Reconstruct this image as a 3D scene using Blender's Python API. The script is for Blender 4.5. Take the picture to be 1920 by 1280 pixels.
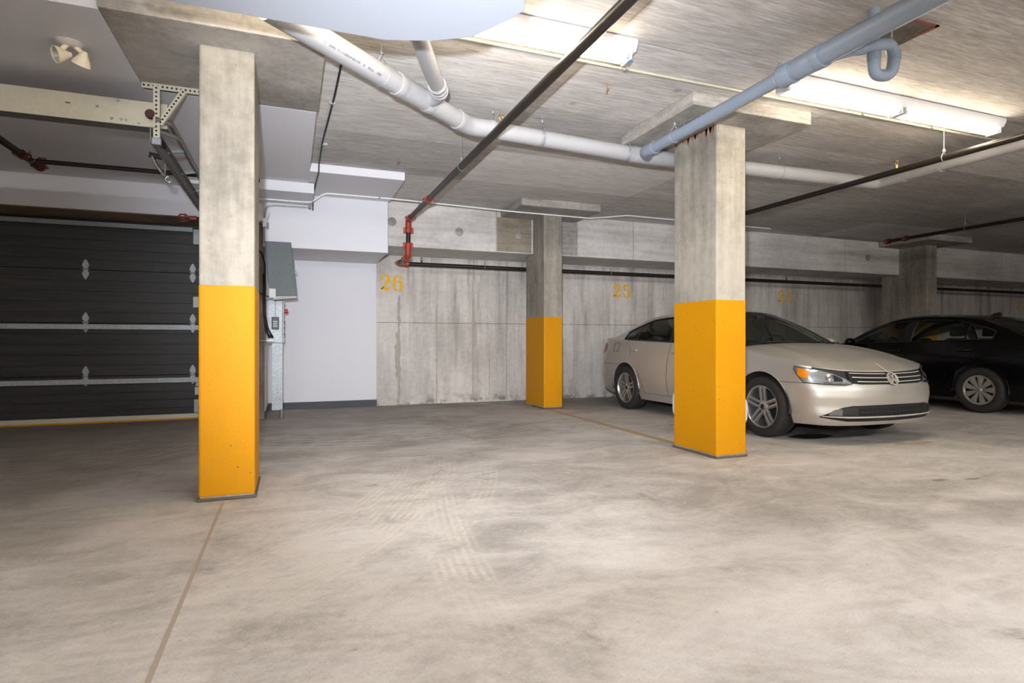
import bpy, bmesh, math, random
import numpy as np
from mathutils import Vector, Matrix
random.seed(7)
for o in list(bpy.data.objects): bpy.data.objects.remove(o)
SC = bpy.context.scene
COL = SC.collection
R = math.radians

# ------------------------------------------------------------------ camera
HCAM = 1.035
YAW = math.atan(415/1090)
cd = bpy.data.cameras.new('camera'); cam = bpy.data.objects.new('camera', cd); COL.objects.link(cam)
cd.sensor_width = 36; cd.lens = 36*1090/1920; cd.shift_y = -2/1920
cd.clip_start = .05
cam.location = (0, 0, HCAM); cam.rotation_euler = (R(90), 0, -YAW)
SC.camera = cam
# ------------------------------------------------------------------ world, photographer's flash, exposure
w = bpy.data.worlds.new('world'); SC.world = w; w.use_nodes = True
w.node_tree.nodes['Background'].inputs[0].default_value = (.02, .021, .023, 1)
w.node_tree.nodes['Background'].inputs[1].default_value = 1
FLASH_W = 1850
fl = bpy.data.lights.new('camera_flash', 'SPOT'); fl.energy = FLASH_W; fl.color = (.91, .97, 1.06)
fl.spot_size = R(75); fl.spot_blend = 1; fl.shadow_soft_size = .045
fo = bpy.data.objects.new('camera_flash', fl); COL.objects.link(fo)
fo.location = (-.13, -.02, HCAM+.27); fo.rotation_euler = (R(97), 0, -YAW)
TUBE = 42.0          # warm fluorescent tubes over the bays
TUBE_FILL = 182.0    # neutral tubes of the fill lights added behind the viewpoint
SC.view_settings.view_transform = 'Standard'; SC.view_settings.look = 'None'
SC.view_settings.gamma = 1; SC.view_settings.use_curve_mapping = False
SC.view_settings.exposure = 0

# ------------------------------------------------------------------ node helpers
class NT:
    def __init__(s, name):
        s.m = bpy.data.materials.new(name); s.m.use_nodes = True
        s.t = s.m.node_tree; s.b = s.t.nodes['Principled BSDF']
    def n(s, typ, **kw):
        nd = s.t.nodes.new(typ)
        for k, v in kw.items(): setattr(nd, k, v)
        return nd
    def put(s, sock, v):
        if isinstance(v, bpy.types.NodeSocket): s.t.links.new(v, sock)
        elif isinstance(v, (tuple, list)) and len(v) == 3 and sock.type == 'RGBA': sock.default_value = (*v, 1)
        else: sock.default_value = v
    def pos(s): return s.n('ShaderNodeNewGeometry').outputs['Position']
    def obj(s): return s.n('ShaderNodeTexCoord').outputs['Object']
    def vm(s, op, a, b):
        nd = s.n('ShaderNodeVectorMath', operation=op); s.put(nd.inputs[0], a); s.put(nd.inputs[1], b)
        return nd.outputs['Value'] if op in ('LENGTH', 'DISTANCE', 'DOT_PRODUCT') else nd.outputs[0]
    def ma(s, op, a, b=0., c=0., clamp=False):
        nd = s.n('ShaderNodeMath', operation=op, use_clamp=clamp)
        for i, v in enumerate((a, b, c)): s.put(nd.inputs[i], v)
        return nd.outputs[0]
    def noise(s, v, scale=1., detail=4., rough=.55, dist=0.):
        nd = s.n('ShaderNodeTexNoise'); s.put(nd.inputs['Vector'], v)
        for k, x in (('Scale', scale), ('Detail', detail), ('Roughness', rough), ('Distortion', dist)): nd.inputs[k].default_value = x
        return nd.outputs['Fac']
    def vor(s, v, scale=1., feature='F1'):
        nd = s.n('ShaderNodeTexVoronoi', feature=feature); s.put(nd.inputs['Vector'], v); nd.inputs['Scale'].default_value = scale
        return nd.outputs['Distance']
    def rng(s, v, a, b, c=0., d=1., smooth=True):
        nd = s.n('ShaderNodeMapRange', interpolation_type='SMOOTHSTEP' if smooth else 'LINEAR'); s.put(nd.inputs[0], v)
        for i, x in enumerate((a, b, c, d)): nd.inputs[i+1].default_value = x
        return nd.outputs[0]
    def mix(s, f, a, b, mode='MIX'):
        nd = s.n('ShaderNodeMix', data_type='RGBA', blend_type=mode); s.put(nd.inputs[0], f); s.put(nd.inputs[6], a); s.put(nd.inputs[7], b)
        return nd.outputs[2]
    def sep(s, v):
        nd = s.n('ShaderNodeSeparateXYZ'); s.put(nd.inputs[0], v); return nd.outputs
    def comb(s, x, y, z):
        nd = s.n('ShaderNodeCombineXYZ')
        for i, v in enumerate((x, y, z)): s.put(nd.inputs[i], v)
        return nd.outputs[0]
    def bump(s, h, strength=.3, dist=.01, normal=None):
        nd = s.n('ShaderNodeBump'); nd.inputs['Strength'].default_value = strength; nd.inputs['Distance'].default_value = dist
        s.put(nd.inputs['Height'], h)
        if normal is not None: s.put(nd.inputs['Normal'], normal)
        return nd.outputs[0]
    def out(s, color=None, rough=None, metal=None, normal=None, **kw):
        for k, v in (('Base Color', color), ('Roughness', rough), ('Metallic', metal), ('Normal', normal)):
            if v is not None: s.put(s.b.inputs[k], v)
        for k, v in kw.items(): s.put(s.b.inputs[k.replace('_', ' ')], v)
        return s.m

def lin(r, g, b):
    f = lambda c: ((c/255+.055)/1.055)**2.4 if c > 10 else c/255/12.92
    return (f(r), f(g), f(b))

def plain(name, col, rough=.5, metal=0., var=.06, scale=30., bump=0., **kw):
    t = NT(name); p = t.obj()
    nz = t.noise(p, scale, 3)
    c = t.mix(nz, tuple(max(0, x*(1-var)) for x in col), tuple(min(1, x*(1+var)) for x in col))
    nrm = t.bump(nz, bump, .003) if bump else None
    return t.out(c, rough, metal, nrm, **kw)

def seam(t, coord, period, offset, width):
    a = t.ma('FRACT', t.ma('DIVIDE', t.ma('ADD', coord, offset+100*period), period))
    d = t.ma('MULTIPLY', t.ma('MINIMUM', a, t.ma('SUBTRACT', 1., a)), period)
    return t.rng(d, width*.4, width, 1, 0)

def m_ceiling():
    t = NT('board_formed_ceiling'); p = t.pos(); x, y, z = t.sep(p)
    big = t.noise(p, .55, 4, .6)
    g = t.noise(t.vm('MULTIPLY', p, (4.5, 48, 4)), 1., 7, .72, .5)
    fl_ = t.rng(t.noise(t.vm('MULTIPLY', p, (9, 70, 4)), 1., 4, .6, .8), .56, .68)
    g2 = t.noise(t.vm('MULTIPLY', p, (.9, 7, 2)), 1., 4, .6, .2)
    px = t.ma('FLOOR', t.ma('DIVIDE', t.ma('ADD', x, .45), 2.44)); py = t.ma('FLOOR', t.ma('DIVIDE', t.ma('ADD', y, .31), 1.22))
    wn = t.n('ShaderNodeTexWhiteNoise', noise_dimensions='3D'); t.put(wn.inputs['Vector'], t.comb(px, py, 3.))
    tone = t.rng(wn.outputs['Value'], 0, 1, -.10, .10, False)
    f = t.ma('ADD', t.ma('ADD', t.ma('MULTIPLY', g, .62), t.ma('MULTIPLY', g2, .22)), t.ma('ADD', t.ma('MULTIPLY', big, .3), tone))
    c = t.mix(t.rng(f, .36, .78), lin(154, 149, 145), lin(222, 218, 214))
    c = t.mix(t.ma('MULTIPLY', t.ma('MULTIPLY', fl_, t.rng(big, .4, .6)), .5), c, lin(108, 103, 98))
    s = t.ma('MAXIMUM', seam(t, x, 2.44, .45, .006), seam(t, y, 1.22, .31, .006))
    s = t.ma('MULTIPLY', s, t.rng(t.noise(p, 1.7, 2), .38, .62))
    c = t.mix(t.ma('MULTIPLY', s, .55), c, lin(70, 66, 60))
    spots = t.rng(t.vor(p, 1.1), .03, .05, 1, 0)
    c = t.mix(t.ma('MULTIPLY', spots, .35), c, lin(90, 86, 82))
    return t.out(c, .85, 0, t.bump(t.ma('SUBTRACT', g, s), .35, .006), Specular_IOR_Level=.25)

def m_concrete(name, lo, hi, vert=True, seams=(), drip=0., bs=.3, fs=1., dirt=0.):
    t = NT(name); p = t.pos(); x, y, z = t.sep(p)
    big = t.noise(p, .9*fs, 4, .6)
    fine = t.noise(p, 14*fs, 5, .65)
    st = t.noise(t.vm('MULTIPLY', p, (9, 9, .8) if vert else (1.2, 1.2, 14)), 1.*fs, 5, .65)
    f = t.ma('ADD', t.ma('MULTIPLY', big, .42), t.ma('ADD', t.ma('MULTIPLY', fine, .22), t.ma('MULTIPLY', st, .36)))
    c = t.mix(t.rng(f, .33, .66), lin(*lo), lin(*hi))
    h = t.ma('ADD', fine, t.ma('MULTIPLY', st, .6))
    if drip:
        d = t.noise(t.vm('MULTIPLY', p, (5, 5, .35)), 1., 4, .7)
        up = t.rng(z, .2, 2.4, .15, 1, False)
        c = t.mix(t.ma('MULTIPLY', t.ma('MULTIPLY', t.rng(d, .5, .68), up), drip), c, lin(92, 86, 78))
        wh = t.noise(t.vm('MULTIPLY', p, (8, 8, .5)), 1.3, 3, .6)
        c = t.mix(t.ma('MULTIPLY', t.rng(wh, .6, .72), .45), c, lin(196, 190, 180))
    if dirt:
        e = t.ma('MULTIPLY', t.rng(z, .0, .22, 1, 0), t.rng(t.noise(p, 6, 4), .42, .62))
        c = t.mix(t.ma('MULTIPLY', e, dirt), c, lin(70, 64, 58))
    pits = t.ma('MULTIPLY', t.rng(t.vor(p, 16), .06, .12, 1, 0), t.rng(t.noise(p, 2.2, 2), .5, .6))
    c = t.mix(t.ma('MULTIPLY', pits, .55), c, lin(72, 68, 64))
    h = t.ma('SUBTRACT', h, pits)
    for ax, period, off, wd, amt in seams:
        s = seam(t, (x, y, z)[ax], period, off, wd)
        c = t.mix(t.ma('MULTIPLY', s, amt), c, lin(78, 72, 66)); h = t.ma('SUBTRACT', h, s)
    return t.out(c, .88, 0, t.bump(h, bs, .006), Specular_IOR_Level=.2)

def m_floor():
    t = NT('floor_concrete'); p = t.pos(); x, y, z = t.sep(p)
    big = t.noise(p, .42, 5, .62, .6)
    mid = t.noise(t.vm('MULTIPLY', p, (1.6, 2.6, 1)), 1., 6, .68, .8)
    fine = t.noise(p, 24, 6, .7)
    f = t.ma('ADD', t.ma('MULTIPLY', big, .45), t.ma('ADD', t.ma('MULTIPLY', mid, .4), t.ma('MULTIPLY', fine, .15)))
    c = t.mix(t.rng(f, .36, .64), lin(146, 140, 134), lin(206, 200, 195))
    # dusty tyre tracks: arcs with a tread pattern
    def track(cx, cy, r, w, a, tread, amt, col):
        v = t.vm('SUBTRACT', p, (cx, cy, 0.)); rad = t.vm('LENGTH', v, (0, 0, 0))
        d = t.ma('ABSOLUTE', t.ma('SUBTRACT', rad, r))
        vx, vy, _ = t.sep(v); ang = t.ma('ARCTAN2', vy, vx)
        band = t.rng(d, w*.55, w, 1, 0)
        da = t.ma('ABSOLUTE', t.ma('SUBTRACT', ang, a[0]))
        band = t.ma('MULTIPLY', band, t.rng(da, a[1]*.35, a[1], 1, 0))
        tr = t.ma('ADD', .6, t.ma('MULTIPLY', .4, t.ma('SINE', t.ma('MULTIPLY', rad, tread))))
        n = t.rng(t.noise(p, 5, 4, .7), .36, .62)
        return t.ma('MULTIPLY', t.ma('MULTIPLY', band, tr), t.ma('MULTIPLY', n, amt)), col
    lt, dk = lin(202, 195, 186), lin(112, 104, 96)
    for args in ((12.65, 1.28, 12.0, .17, (3.0, .12), 150, .85, lt), (7.92, .28, 8.0, .2, (2.697, .09), 150, .9, lt), (-3.4, 5.9, 4.4, .11, (-.55, .4), 150, .7, lt), (-3.4, 5.9, 5.1, .1, (-.5, .4), 150, .55, lt),
                 (-3.4, 5.9, 4.75, .13, (-.52, .42), 150, .8, lt),
                 (3.2, .9, 3.9, .3, (2.3, .5), 90, .4, lt),
                 (-1.0, -1.2, 3.7, .5, (1.2, .7), 80, .45, lt),
                 (2.6, 5.6, 4.2, .35, (-1.35, .6), 60, .45, dk), (3.5, -4, 5.6, .25, (1.15, .5), 120, .5, lt),
                 (1.2, 9.4, 3.2, .6, (-1.6, .7), 40, .5, dk), (-2.6, 7.2, 1.6, .7, (-1.0, 1.2), 50, .5, dk)):
        fa, col = track(*args); c = t.mix(fa, c, col)
    # paler towards the near and right side, with ragged edges
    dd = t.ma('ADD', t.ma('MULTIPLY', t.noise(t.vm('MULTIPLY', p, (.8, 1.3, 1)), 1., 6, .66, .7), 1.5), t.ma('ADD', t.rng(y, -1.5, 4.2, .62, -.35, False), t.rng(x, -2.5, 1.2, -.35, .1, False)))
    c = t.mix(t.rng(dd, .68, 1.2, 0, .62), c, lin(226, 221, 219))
    # scuffs, white salt lines, dark stains
    sc = t.rng(t.noise(t.vm('MULTIPLY', p, (3, 9, 1)), 1.2, 7, .75, 1.4), .60, .70)
    c = t.mix(t.ma('MULTIPLY', sc, .4), c, lin(205, 199, 190))
    st = t.rng(t.noise(t.vm('ADD', p, (5, 3, 0)), 1.6, 5, .7, 1.), .60, .74)
    c = t.mix(t.ma('MULTIPLY', st, .5), c, lin(106, 98, 88))
    sp = t.rng(t.vor(p, 5.5), .03, .05, 1, 0)
    c = t.mix(t.ma('MULTIPLY', sp, .35), c, lin(80, 74, 68))
    # grit and fine scratches
    gr = t.noise(p, 95, 4, .7)
    c = t.mix(t.rng(gr, .54, .70, 0, .30), c, lin(104, 98, 92)); c = t.mix(t.rng(gr, .46, .30, 0, .30), c, lin(226, 221, 215))
    scr = t.rng(t.noise(t.vm('MULTIPLY', p, (7, 30, 1)), 1.5, 6, .75, 2.2), .60, .66)
    scr = t.ma('MULTIPLY', scr, t.rng(t.noise(p, 1.1, 3), .45, .6))
    c = t.mix(t.ma('MULTIPLY', scr, .45), c, lin(222, 216, 208))
    # darker brown towards the back wall and the left side
    back = t.ma('MULTIPLY', t.rng(y, 5.5, 9.4, 0, .62), t.rng(t.noise(p, .9, 4), .3, .6, .5, 1))
    c = t.mix(back, c, lin(104, 96, 86))
    leftd = t.ma('MULTIPLY', t.rng(x, .6, -2.2, 0, .6), t.rng(y, 1.5, 5.))
    c = t.mix(leftd, c, lin(112, 102, 90))
    # oil drip below the silver car
    od = t.vm('LENGTH', t.vm('MULTIPLY', t.vm('SUBTRACT', p, (5.25, 4.72, 0.)), (1, 1.9, 0)), (0, 0, 0))
    od = t.ma('ADD', od, t.ma('MULTIPLY', t.noise(p, 7, 3), .12))
    oil = t.rng(od, .30, .36, 1, 0)
    c = t.mix(t.ma('MULTIPLY', oil, .92), c, lin(22, 20, 20))
    for sx, sy in ((4.50, 2.90), (4.76, 2.84)):
        sd = t.vm('LENGTH', t.vm('MULTIPLY', t.vm('SUBTRACT', p, (sx, sy, 0.)), (1, 3.2, 0)), (0, 0, 0))
        c = t.mix(t.ma('MULTIPLY', t.rng(t.ma('ADD', sd, t.ma('MULTIPLY', t.noise(p, 16, 3), .12)), .11, .17, 1, 0), .6), c, lin(80, 72, 62))
    h = t.ma('ADD', t.ma('MULTIPLY', fine, .6), t.ma('MULTIPLY', mid, .4))
    rough = t.rng(oil, 0, 1, .72, .25, False)
    return t.out(c, rough, 0, t.bump(h, .22, .006), Specular_IOR_Level=.3)

def m_yellow():
    t = NT('yellow_column_paint'); p = t.pos(); z = t.sep(p)[2]
    n = t.noise(p, 2.4, 3); f = t.noise(p, 45, 3)
    c = t.mix(n, lin(190, 128, 2), lin(198, 136, 4))
    pits = t.ma('MULTIPLY', t.rng(t.vor(p, 13), .05, .1, 1, 0), t.rng(t.noise(t.vm('ADD', p, (3, 1, 2)), 2.6, 2), .42, .54))
    c = t.mix(t.ma('MULTIPLY', pits, .8), c, lin(120, 82, 30))
    low = t.ma('MULTIPLY', t.rng(z, .0, .3, 1, 0), t.rng(t.noise(p, 9, 4), .55, .68))
    c = t.mix(t.ma('MULTIPLY', low, .55), c, lin(176, 132, 70))
    return t.out(c, .55, 0, t.bump(t.ma('SUBTRACT', f, pits), .25, .005), Specular_IOR_Level=.15)

def m_white(name='white_insulation_paint', col=(222, 221, 226)):
    t = NT(name); p = t.pos()
    n = t.noise(p, .8, 4, .6); f = t.noise(p, 60, 3)
    c = t.mix(n, tuple(x*.94 for x in lin(*col)), lin(*col))
    scuff = t.rng(t.noise(t.vm('MULTIPLY', p, (3, 3, 9)), 1.5, 5, .7, .5), .68, .76)
    c = t.mix(t.ma('MULTIPLY', scuff, .12), c, lin(150, 146, 142))
    return t.out(c, .75, 0, t.bump(f, .08, .003), Specular_IOR_Level=.25)

def m_wood_door():
    t = NT('black_wood_grain_door'); p = t.pos()
    g = t.noise(t.vm('MULTIPLY', p, (1.1, 1, 24)), 1., 6, .7, .4)
    big = t.noise(t.vm('MULTIPLY', p, (.5, 1, 3)), 1., 3)
    f = t.ma('ADD', t.ma('MULTIPLY', g, .7), t.ma('MULTIPLY', big, .3))
    c = t.mix(t.rng(f, .35, .72), lin(10, 10, 12), lin(44, 39, 38))
    return t.out(c, .5, 0, t.bump(g, .35, .004))

def m_worn(name, col, bare, lo, hi, scale=9.):
    t = NT(name); p = t.pos()
    n = t.noise(p, scale, 5, .7)
    return t.out(t.mix(t.rng(n, lo, hi), lin(*bare), lin(*col)), .75)

def m_galv(name='galvanised_steel', a=(128, 133, 137), b=(176, 180, 182), rough=.5):
    t = NT(name); p = t.obj()
    v = t.vor(p, 40); n = t.noise(p, 5, 3)
    c = t.mix(t.ma('ADD', t.ma('MULTIPLY', v, .5), t.ma('MULTIPLY', n, .5)), lin(*a), lin(*b))
    return t.out(c, rough, .45)

def m_carpaint(name, col, metal, rough, coat=.6, spec=.5):
    t = NT(name); p = t.obj()
    n = t.noise(p, 700, 2); d = t.noise(p, 3, 4)
    c = t.mix(n, tuple(x*.93 for x in col), tuple(min(1, x*1.06) for x in col))
    r = t.rng(d, .3, .7, rough*.9, rough*1.15)
    return t.out(c, r, metal, None, Coat_Weight=coat, Coat_Roughness=.08, Specular_IOR_Level=spec)

def m_glass(name, tint, refl=.09):
    t = NT(name); t.t.nodes.remove(t.b)
    tr = t.n('ShaderNodeBsdfTransparent'); t.put(tr.inputs[0], tint)
    gl = t.n('ShaderNodeBsdfGlossy'); t.put(gl.inputs[0], (1, 1, 1)); gl.inputs['Roughness'].default_value = .03
    fr = t.n('ShaderNodeFresnel'); fr.inputs[0].default_value = 1.45
    mx = t.n('ShaderNodeMixShader'); t.t.links.new(t.ma('MULTIPLY', fr.outputs[0], .9), mx.inputs[0])
    t.t.links.new(tr.outputs[0], mx.inputs[1]); t.t.links.new(gl.outputs[0], mx.inputs[2])
    t.t.links.new(mx.outputs[0], t.t.nodes['Material Output'].inputs[0])
    return t.m

def m_emit(name, col, strength):
    t = NT(name); return t.out((.9, .9, .9), .4, 0, None, Emission_Color=col, Emission_Strength=strength)

def m_tread():
    t = NT('tyre_rubber'); p = t.obj(); x, y, z = t.sep(p)
    ang = t.ma('ARCTAN2', z, x); rad = t.ma('SQRT', t.ma('ADD', t.ma('MULTIPLY', x, x), t.ma('MULTIPLY', z, z)))
    wv = t.ma('MULTIPLY', t.rng(t.ma('SINE', t.ma('MULTIPLY', ang, 74.)), -.3, .1), t.rng(rad, .300, .306))
    n = t.noise(p, 40, 3)
    c = t.mix(n, lin(30, 28, 27), lin(46, 43, 41))
    return t.out(c, .75, 0, t.bump(wv, .8, .006))

M = dict(
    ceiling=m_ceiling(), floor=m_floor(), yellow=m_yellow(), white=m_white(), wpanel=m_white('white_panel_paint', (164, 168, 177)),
    wall=m_concrete('wall_concrete', (168, 161, 154), (214, 208, 202), True, ((2, 3.0, 1.68, .006, .8),), .55, .35, 1, .7),
    column=m_concrete('column_concrete', (116, 111, 103), (170, 162, 149), True, (), 0, .35),
    beam=m_concrete('beam_concrete', (176, 171, 166), (220, 215, 210), False, ((0, 2.44, 1.93, .008, .6),), 0, .3),
    drop=m_concrete('drop_panel_concrete', (126, 120, 114), (184, 178, 170), False, (), 0, .3, 1.6),
    patch=m_concrete('brown_patch_concrete', (118, 108, 94), (158, 147, 130), False, (), 0, .4, 2),
    darkpatch=m_concrete('dark_patch_concrete', (62, 56, 50), (112, 104, 95), False, (), 0, .4, 3),
    lintel=m_concrete('lintel_concrete', (96, 82, 68), (140, 122, 104), False, (), 0, .3),
    pier=m_concrete('pier_concrete', (100, 93, 84), (150, 141, 130), True, (), 0, .5, 2),
    grout=plain('column_grout', lin(92, 82, 73), .9, 0, .2, 30, .4),
    seal=plain('joint_sealant', lin(158, 143, 128), .85, 0, .12, 25, .2),
    base=plain('dark_grey_baseboard_paint', lin(62, 64, 72), .6, 0, .15, 8),
    door=m_wood_door(), galv=m_galv(), galvwarm=m_galv('aged_zinc_steel', (182, 177, 158), (200, 194, 174), .55),
    tin=m_galv('grey_sheet_metal', (84, 89, 90), (98, 103, 104), .6),
    dsteel=m_galv('dull_track_steel', (96, 94, 92), (150, 146, 142), .5),
    pvc=plain('grey_plastic_pipe', lin(146, 145, 147), .42, 0, .04, 4), pvcw=plain('pale_plastic_pipe', lin(158, 157, 159), .42, 0, .04, 4),
    pvcb=plain('blue_grey_plastic_pipe', lin(132, 143, 157), .4, 0, .04, 4),
    print=plain('pipe_print_ink', lin(70, 74, 84), .7),
    black=plain('black_steel_pipe', lin(44, 38, 34), .38, .35, .2, 12), red=plain('red_coupling_paint', lin(160, 54, 34), .5, 0, .15, 30),
    dred=plain('dark_red_coupling_paint', lin(104, 40, 28), .55, 0, .15, 30),
    fog=plain('fog_lamp_lens', lin(120, 120, 122), .2, .6), bumper=plain('dark_red_rubber', lin(60, 20, 18), .6),
    rubber=plain('black_rubber', lin(28, 28, 30), .7), cable=plain('black_cable', lin(26, 26, 28), .55),
    brass=plain('brass_sprinkler', lin(180, 146, 84), .35, .8), copper=plain('copper_guard', lin(150, 82, 58), .45, .6),
    lampbody=plain('cream_lamp_plastic', lin(236, 224, 196), .5), lampface=plain('lamp_reflector', lin(235, 235, 230), .15, .7),
    lampbase=plain('grey_white_lamp_base', lin(205, 200, 198), .6),
    fixture=plain('white_fixture_enamel', lin(225, 225, 228), .4), blue=plain('blue_lamp_cap', lin(70, 150, 205), .4),
    tube=m_emit('lit_fluorescent_tube', (1.0, .86, .64), TUBE), fill_tube=m_emit('neutral_fill_tube', (1.0, .985, .96), TUBE_FILL),
    white_plastic=plain('white_plastic', lin(232, 232, 234), .4), keypad=plain('grey_keypad', lin(70, 72, 76), .5), keys=plain('pale_keys', lin(205, 208, 212), .5),
    estop=plain('red_button', lin(176, 52, 40), .4), sticker=plain('pale_sticker', lin(205, 205, 202), .6),
    num=m_worn('worn_yellow_stencil_paint', (232, 172, 10), (200, 158, 60), .26, .42, 14),
    line=m_worn('worn_yellow_floor_line', (182, 144, 74), (160, 148, 130), .42, .60, 5),
    gap=plain('dark_recess', lin(20, 20, 22), .9), firestop=plain('red_firestop', lin(120, 52, 46), .7, 0, .3, 30), rust=plain('rusty_iron', lin(138, 100, 72), .8, 0, .3, 40),
    efflo=plain('white_lime_crust', lin(196, 188, 178), .9, 0, .2, 40, .5), crack=plain('joint_ridge_mortar', lin(172, 164, 154), .92, 0, .25, 45, .6),
    silver=m_carpaint('silver_car_paint', lin(204, 199, 191), .72, .45), blackpaint=m_carpaint('black_car_paint', lin(6, 6, 7), .0, .2, .12, .2),
    glass=m_glass('green_tinted_window_glass', (.86, .93, .85)), privacy=m_glass('dark_window_glass', (.42, .48, .44)),
    clear=m_glass('clear_lens', (.93, .95, .96)),
    trimblack=plain('black_trim_plastic', lin(24, 24, 26), .45), bright=plain('bright_trim', lin(226, 222, 214), .3, .55, .02), chrome=plain('chrome_trim', lin(222, 222, 222), .12, 1., .02),
    alloy=plain('alloy_wheel_metal', lin(196, 193, 190), .28, .85, .03), alloydark=plain('brake_dark_metal', lin(58, 56, 55), .5, .6),
    hubcap=plain('silver_plastic_hubcap', lin(166, 160, 156), .4, .5, .03),
    tyre=m_tread(), amber=plain('amber_lens', lin(255, 160, 20), .25), redlens=plain('red_tail_lens', lin(176, 44, 38), .2),
    interior=plain('dark_cabin_plastic', lin(32, 33, 35), .8), seat=plain('charcoal_seat_cloth', lin(46, 46, 48), .9, 0, .1, 60), pillar=plain('pale_cabin_lining', lin(182, 192, 194), .8), well=plain('wheel_well_liner', lin(52, 50, 52), .85),
    housing=plain('headlamp_housing', lin(188, 188, 190), .25, .5), tan=plain('brown_plastic', lin(80, 62, 50), .6))

# ------------------------------------------------------------------ mesh helpers
LOC = {}
class MB:
    def __init__(s): s.v = []; s.f = []
    def add(s, vs, fs):
        k = len(s.v); s.v += [tuple(p) for p in vs]; s.f += [tuple(i+k for i in f) for f in fs]; return s
    def box(s, x0, x1, y0, y1, z0, z1):
        return s.add([(x, y, z) for z in (z0, z1) for y in (y0, y1) for x in (x0, x1)],
                     [(0, 2, 3, 1), (4, 5, 7, 6), (0, 1, 5, 4), (2, 6, 7, 3), (0, 4, 6, 2), (1, 3, 7, 5)])
    def obox(s, c, size, mat):
        hx, hy, hz = (q/2 for q in size); c = Vector(c)
        vs = [c + mat @ Vector((x, y, z)) for z in (-hz, hz) for y in (-hy, hy) for x in (-hx, hx)]
        return s.add(vs, [(0, 2, 3, 1), (4, 5, 7, 6), (0, 1, 5, 4), (2, 6, 7, 3), (0, 4, 6, 2), (1, 3, 7, 5)])
    def bar(s, a, b, wy, wz, up=(0, 0, 1)):
        a, b = Vector(a), Vector(b); d = (b-a); L = d.length; d.normalize()
        u = Vector(up); side = u.cross(d)
        if side.length < 1e-4: side = Vector((1, 0, 0))
        side.normalize(); u = d.cross(side)
        m = Matrix((d, side, u)).transposed()
        return s.obox((a+b)/2, (L, wy, wz), m)
    def tube(s, pts, r, n=12, cap=True, closed=False):
        pts = [Vector(p) for p in pts]; k = len(pts); rings = []
        rr = r if isinstance(r, (list, tuple)) else [r]*k
        ref = None; base = len(s.v)
        for i, p in enumerate(pts):
            if closed: t = pts[(i+1) % k]-pts[i-1]
            else: t = pts[min(i+1, k-1)]-pts[max(i-1, 0)]
            t.normalize()
            if ref is None:
                ref = Vector((0, 0, 1)) if abs(t.z) < .9 else Vector((1, 0, 0))
            ref = ref - t*ref.dot(t)
            if ref.length < 1e-5: ref = t.orthogonal()
            ref.normalize(); bb = t.cross(ref)
            s.v += [tuple(p + (ref*math.cos(2*math.pi*j/n)+bb*math.sin(2*math.pi*j/n))*rr[i]) for j in range(n)]
        for i in range(k if closed else k-1):
            a = base+i*n; b = base+((i+1) % k)*n
            s.f += [(a+j, a+(j+1) % n, b+(j+1) % n, b+j) for j in range(n)]
        if cap and not closed:
            s.f += [tuple(base+j for j in range(n))[::-1], tuple(base+(k-1)*n+j for j in range(n))]
        return s
    def lathe(s, prof, n=32, mat=None, closed=False):
        """prof: (radius, height) about local z; mat maps to place"""
        mat = mat or Matrix(); base = len(s.v); k = len(prof)
        for r, h in prof:
            s.v += [tuple(mat @ Vector((r*math.cos(2*math.pi*j/n), r*math.sin(2*math.pi*j/n), h))) for j in range(n)]
        for i in range(k if closed else k-1):
            a = base+i*n; b = base+((i+1) % k)*n
            s.f += [(a+j, a+(j+1) % n, b+(j+1) % n, b+j) for j in range(n)]
        return s
    def prism(s, poly, d0, d1, fn):
        n = len(poly)
        vs = [fn(a, b, d0) for a, b in poly]+[fn(a, b, d1) for a, b in poly]
        return s.add(vs, [tuple(range(n)), tuple(range(2*n-1, n-1, -1))]+[(i, (i+1) % n, (i+1) % n+n, i+n) for i in range(n)])
    def grid(s, fn, nu, nv):
        base = len(s.v)
        for i in range(nu+1):
            for j in range(nv+1): s.v.append(tuple(fn(i/nu, j/nv)))
        for i in range(nu):
            for j in range(nv):
                a = base+i*(nv+1)+j; s.f.append((a, a+1, a+nv+2, a+nv+1))
        return s
    def mirror_y(s):
        k = len(s.v); s.v += [(x, -y, z) for x, y, z in s.v]; s.f += [tuple(i+k for i in f)[::-1] for f in list(s.f)]; return s
    def build(s, name, mat, parent=None, smooth=False, bevel=0, local=False, solid=0, seg=2, weld=True):
        me = bpy.data.meshes.new(name)
        off = Vector((0, 0, 0))
        if parent is not None and not local: off = LOC.get(parent.name, off)
        me.from_pydata([tuple(Vector(p)-off) for p in s.v], [], s.f)
        bm = bmesh.new(); bm.from_mesh(me)
        if weld: bmesh.ops.remove_doubles(bm, verts=bm.verts, dist=1e-5)
        bmesh.ops.recalc_face_normals(bm, faces=bm.faces)
        for f in bm.faces: f.smooth = bool(smooth)
        bm.to_mesh(me); bm.free()
        if smooth and smooth is not True: me.set_sharp_from_angle(angle=R(smooth))
        me.materials.append(M[mat] if isinstance(mat, str) else mat)
        o = bpy.data.objects.new(name, me); COL.objects.link(o)
        if parent is not None: o.parent = parent; LOC[o.name] = off if not local else Vector((0, 0, 0))
        if bevel:
            b = o.modifiers.new('bevel', 'BEVEL'); b.width = bevel; b.segments = seg; b.limit_method = 'ANGLE'; b.angle_limit = R(40)
        if solid:
            so = o.modifiers.new('solid', 'SOLIDIFY'); so.thickness = solid; so.offset = -1
        return o

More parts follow.
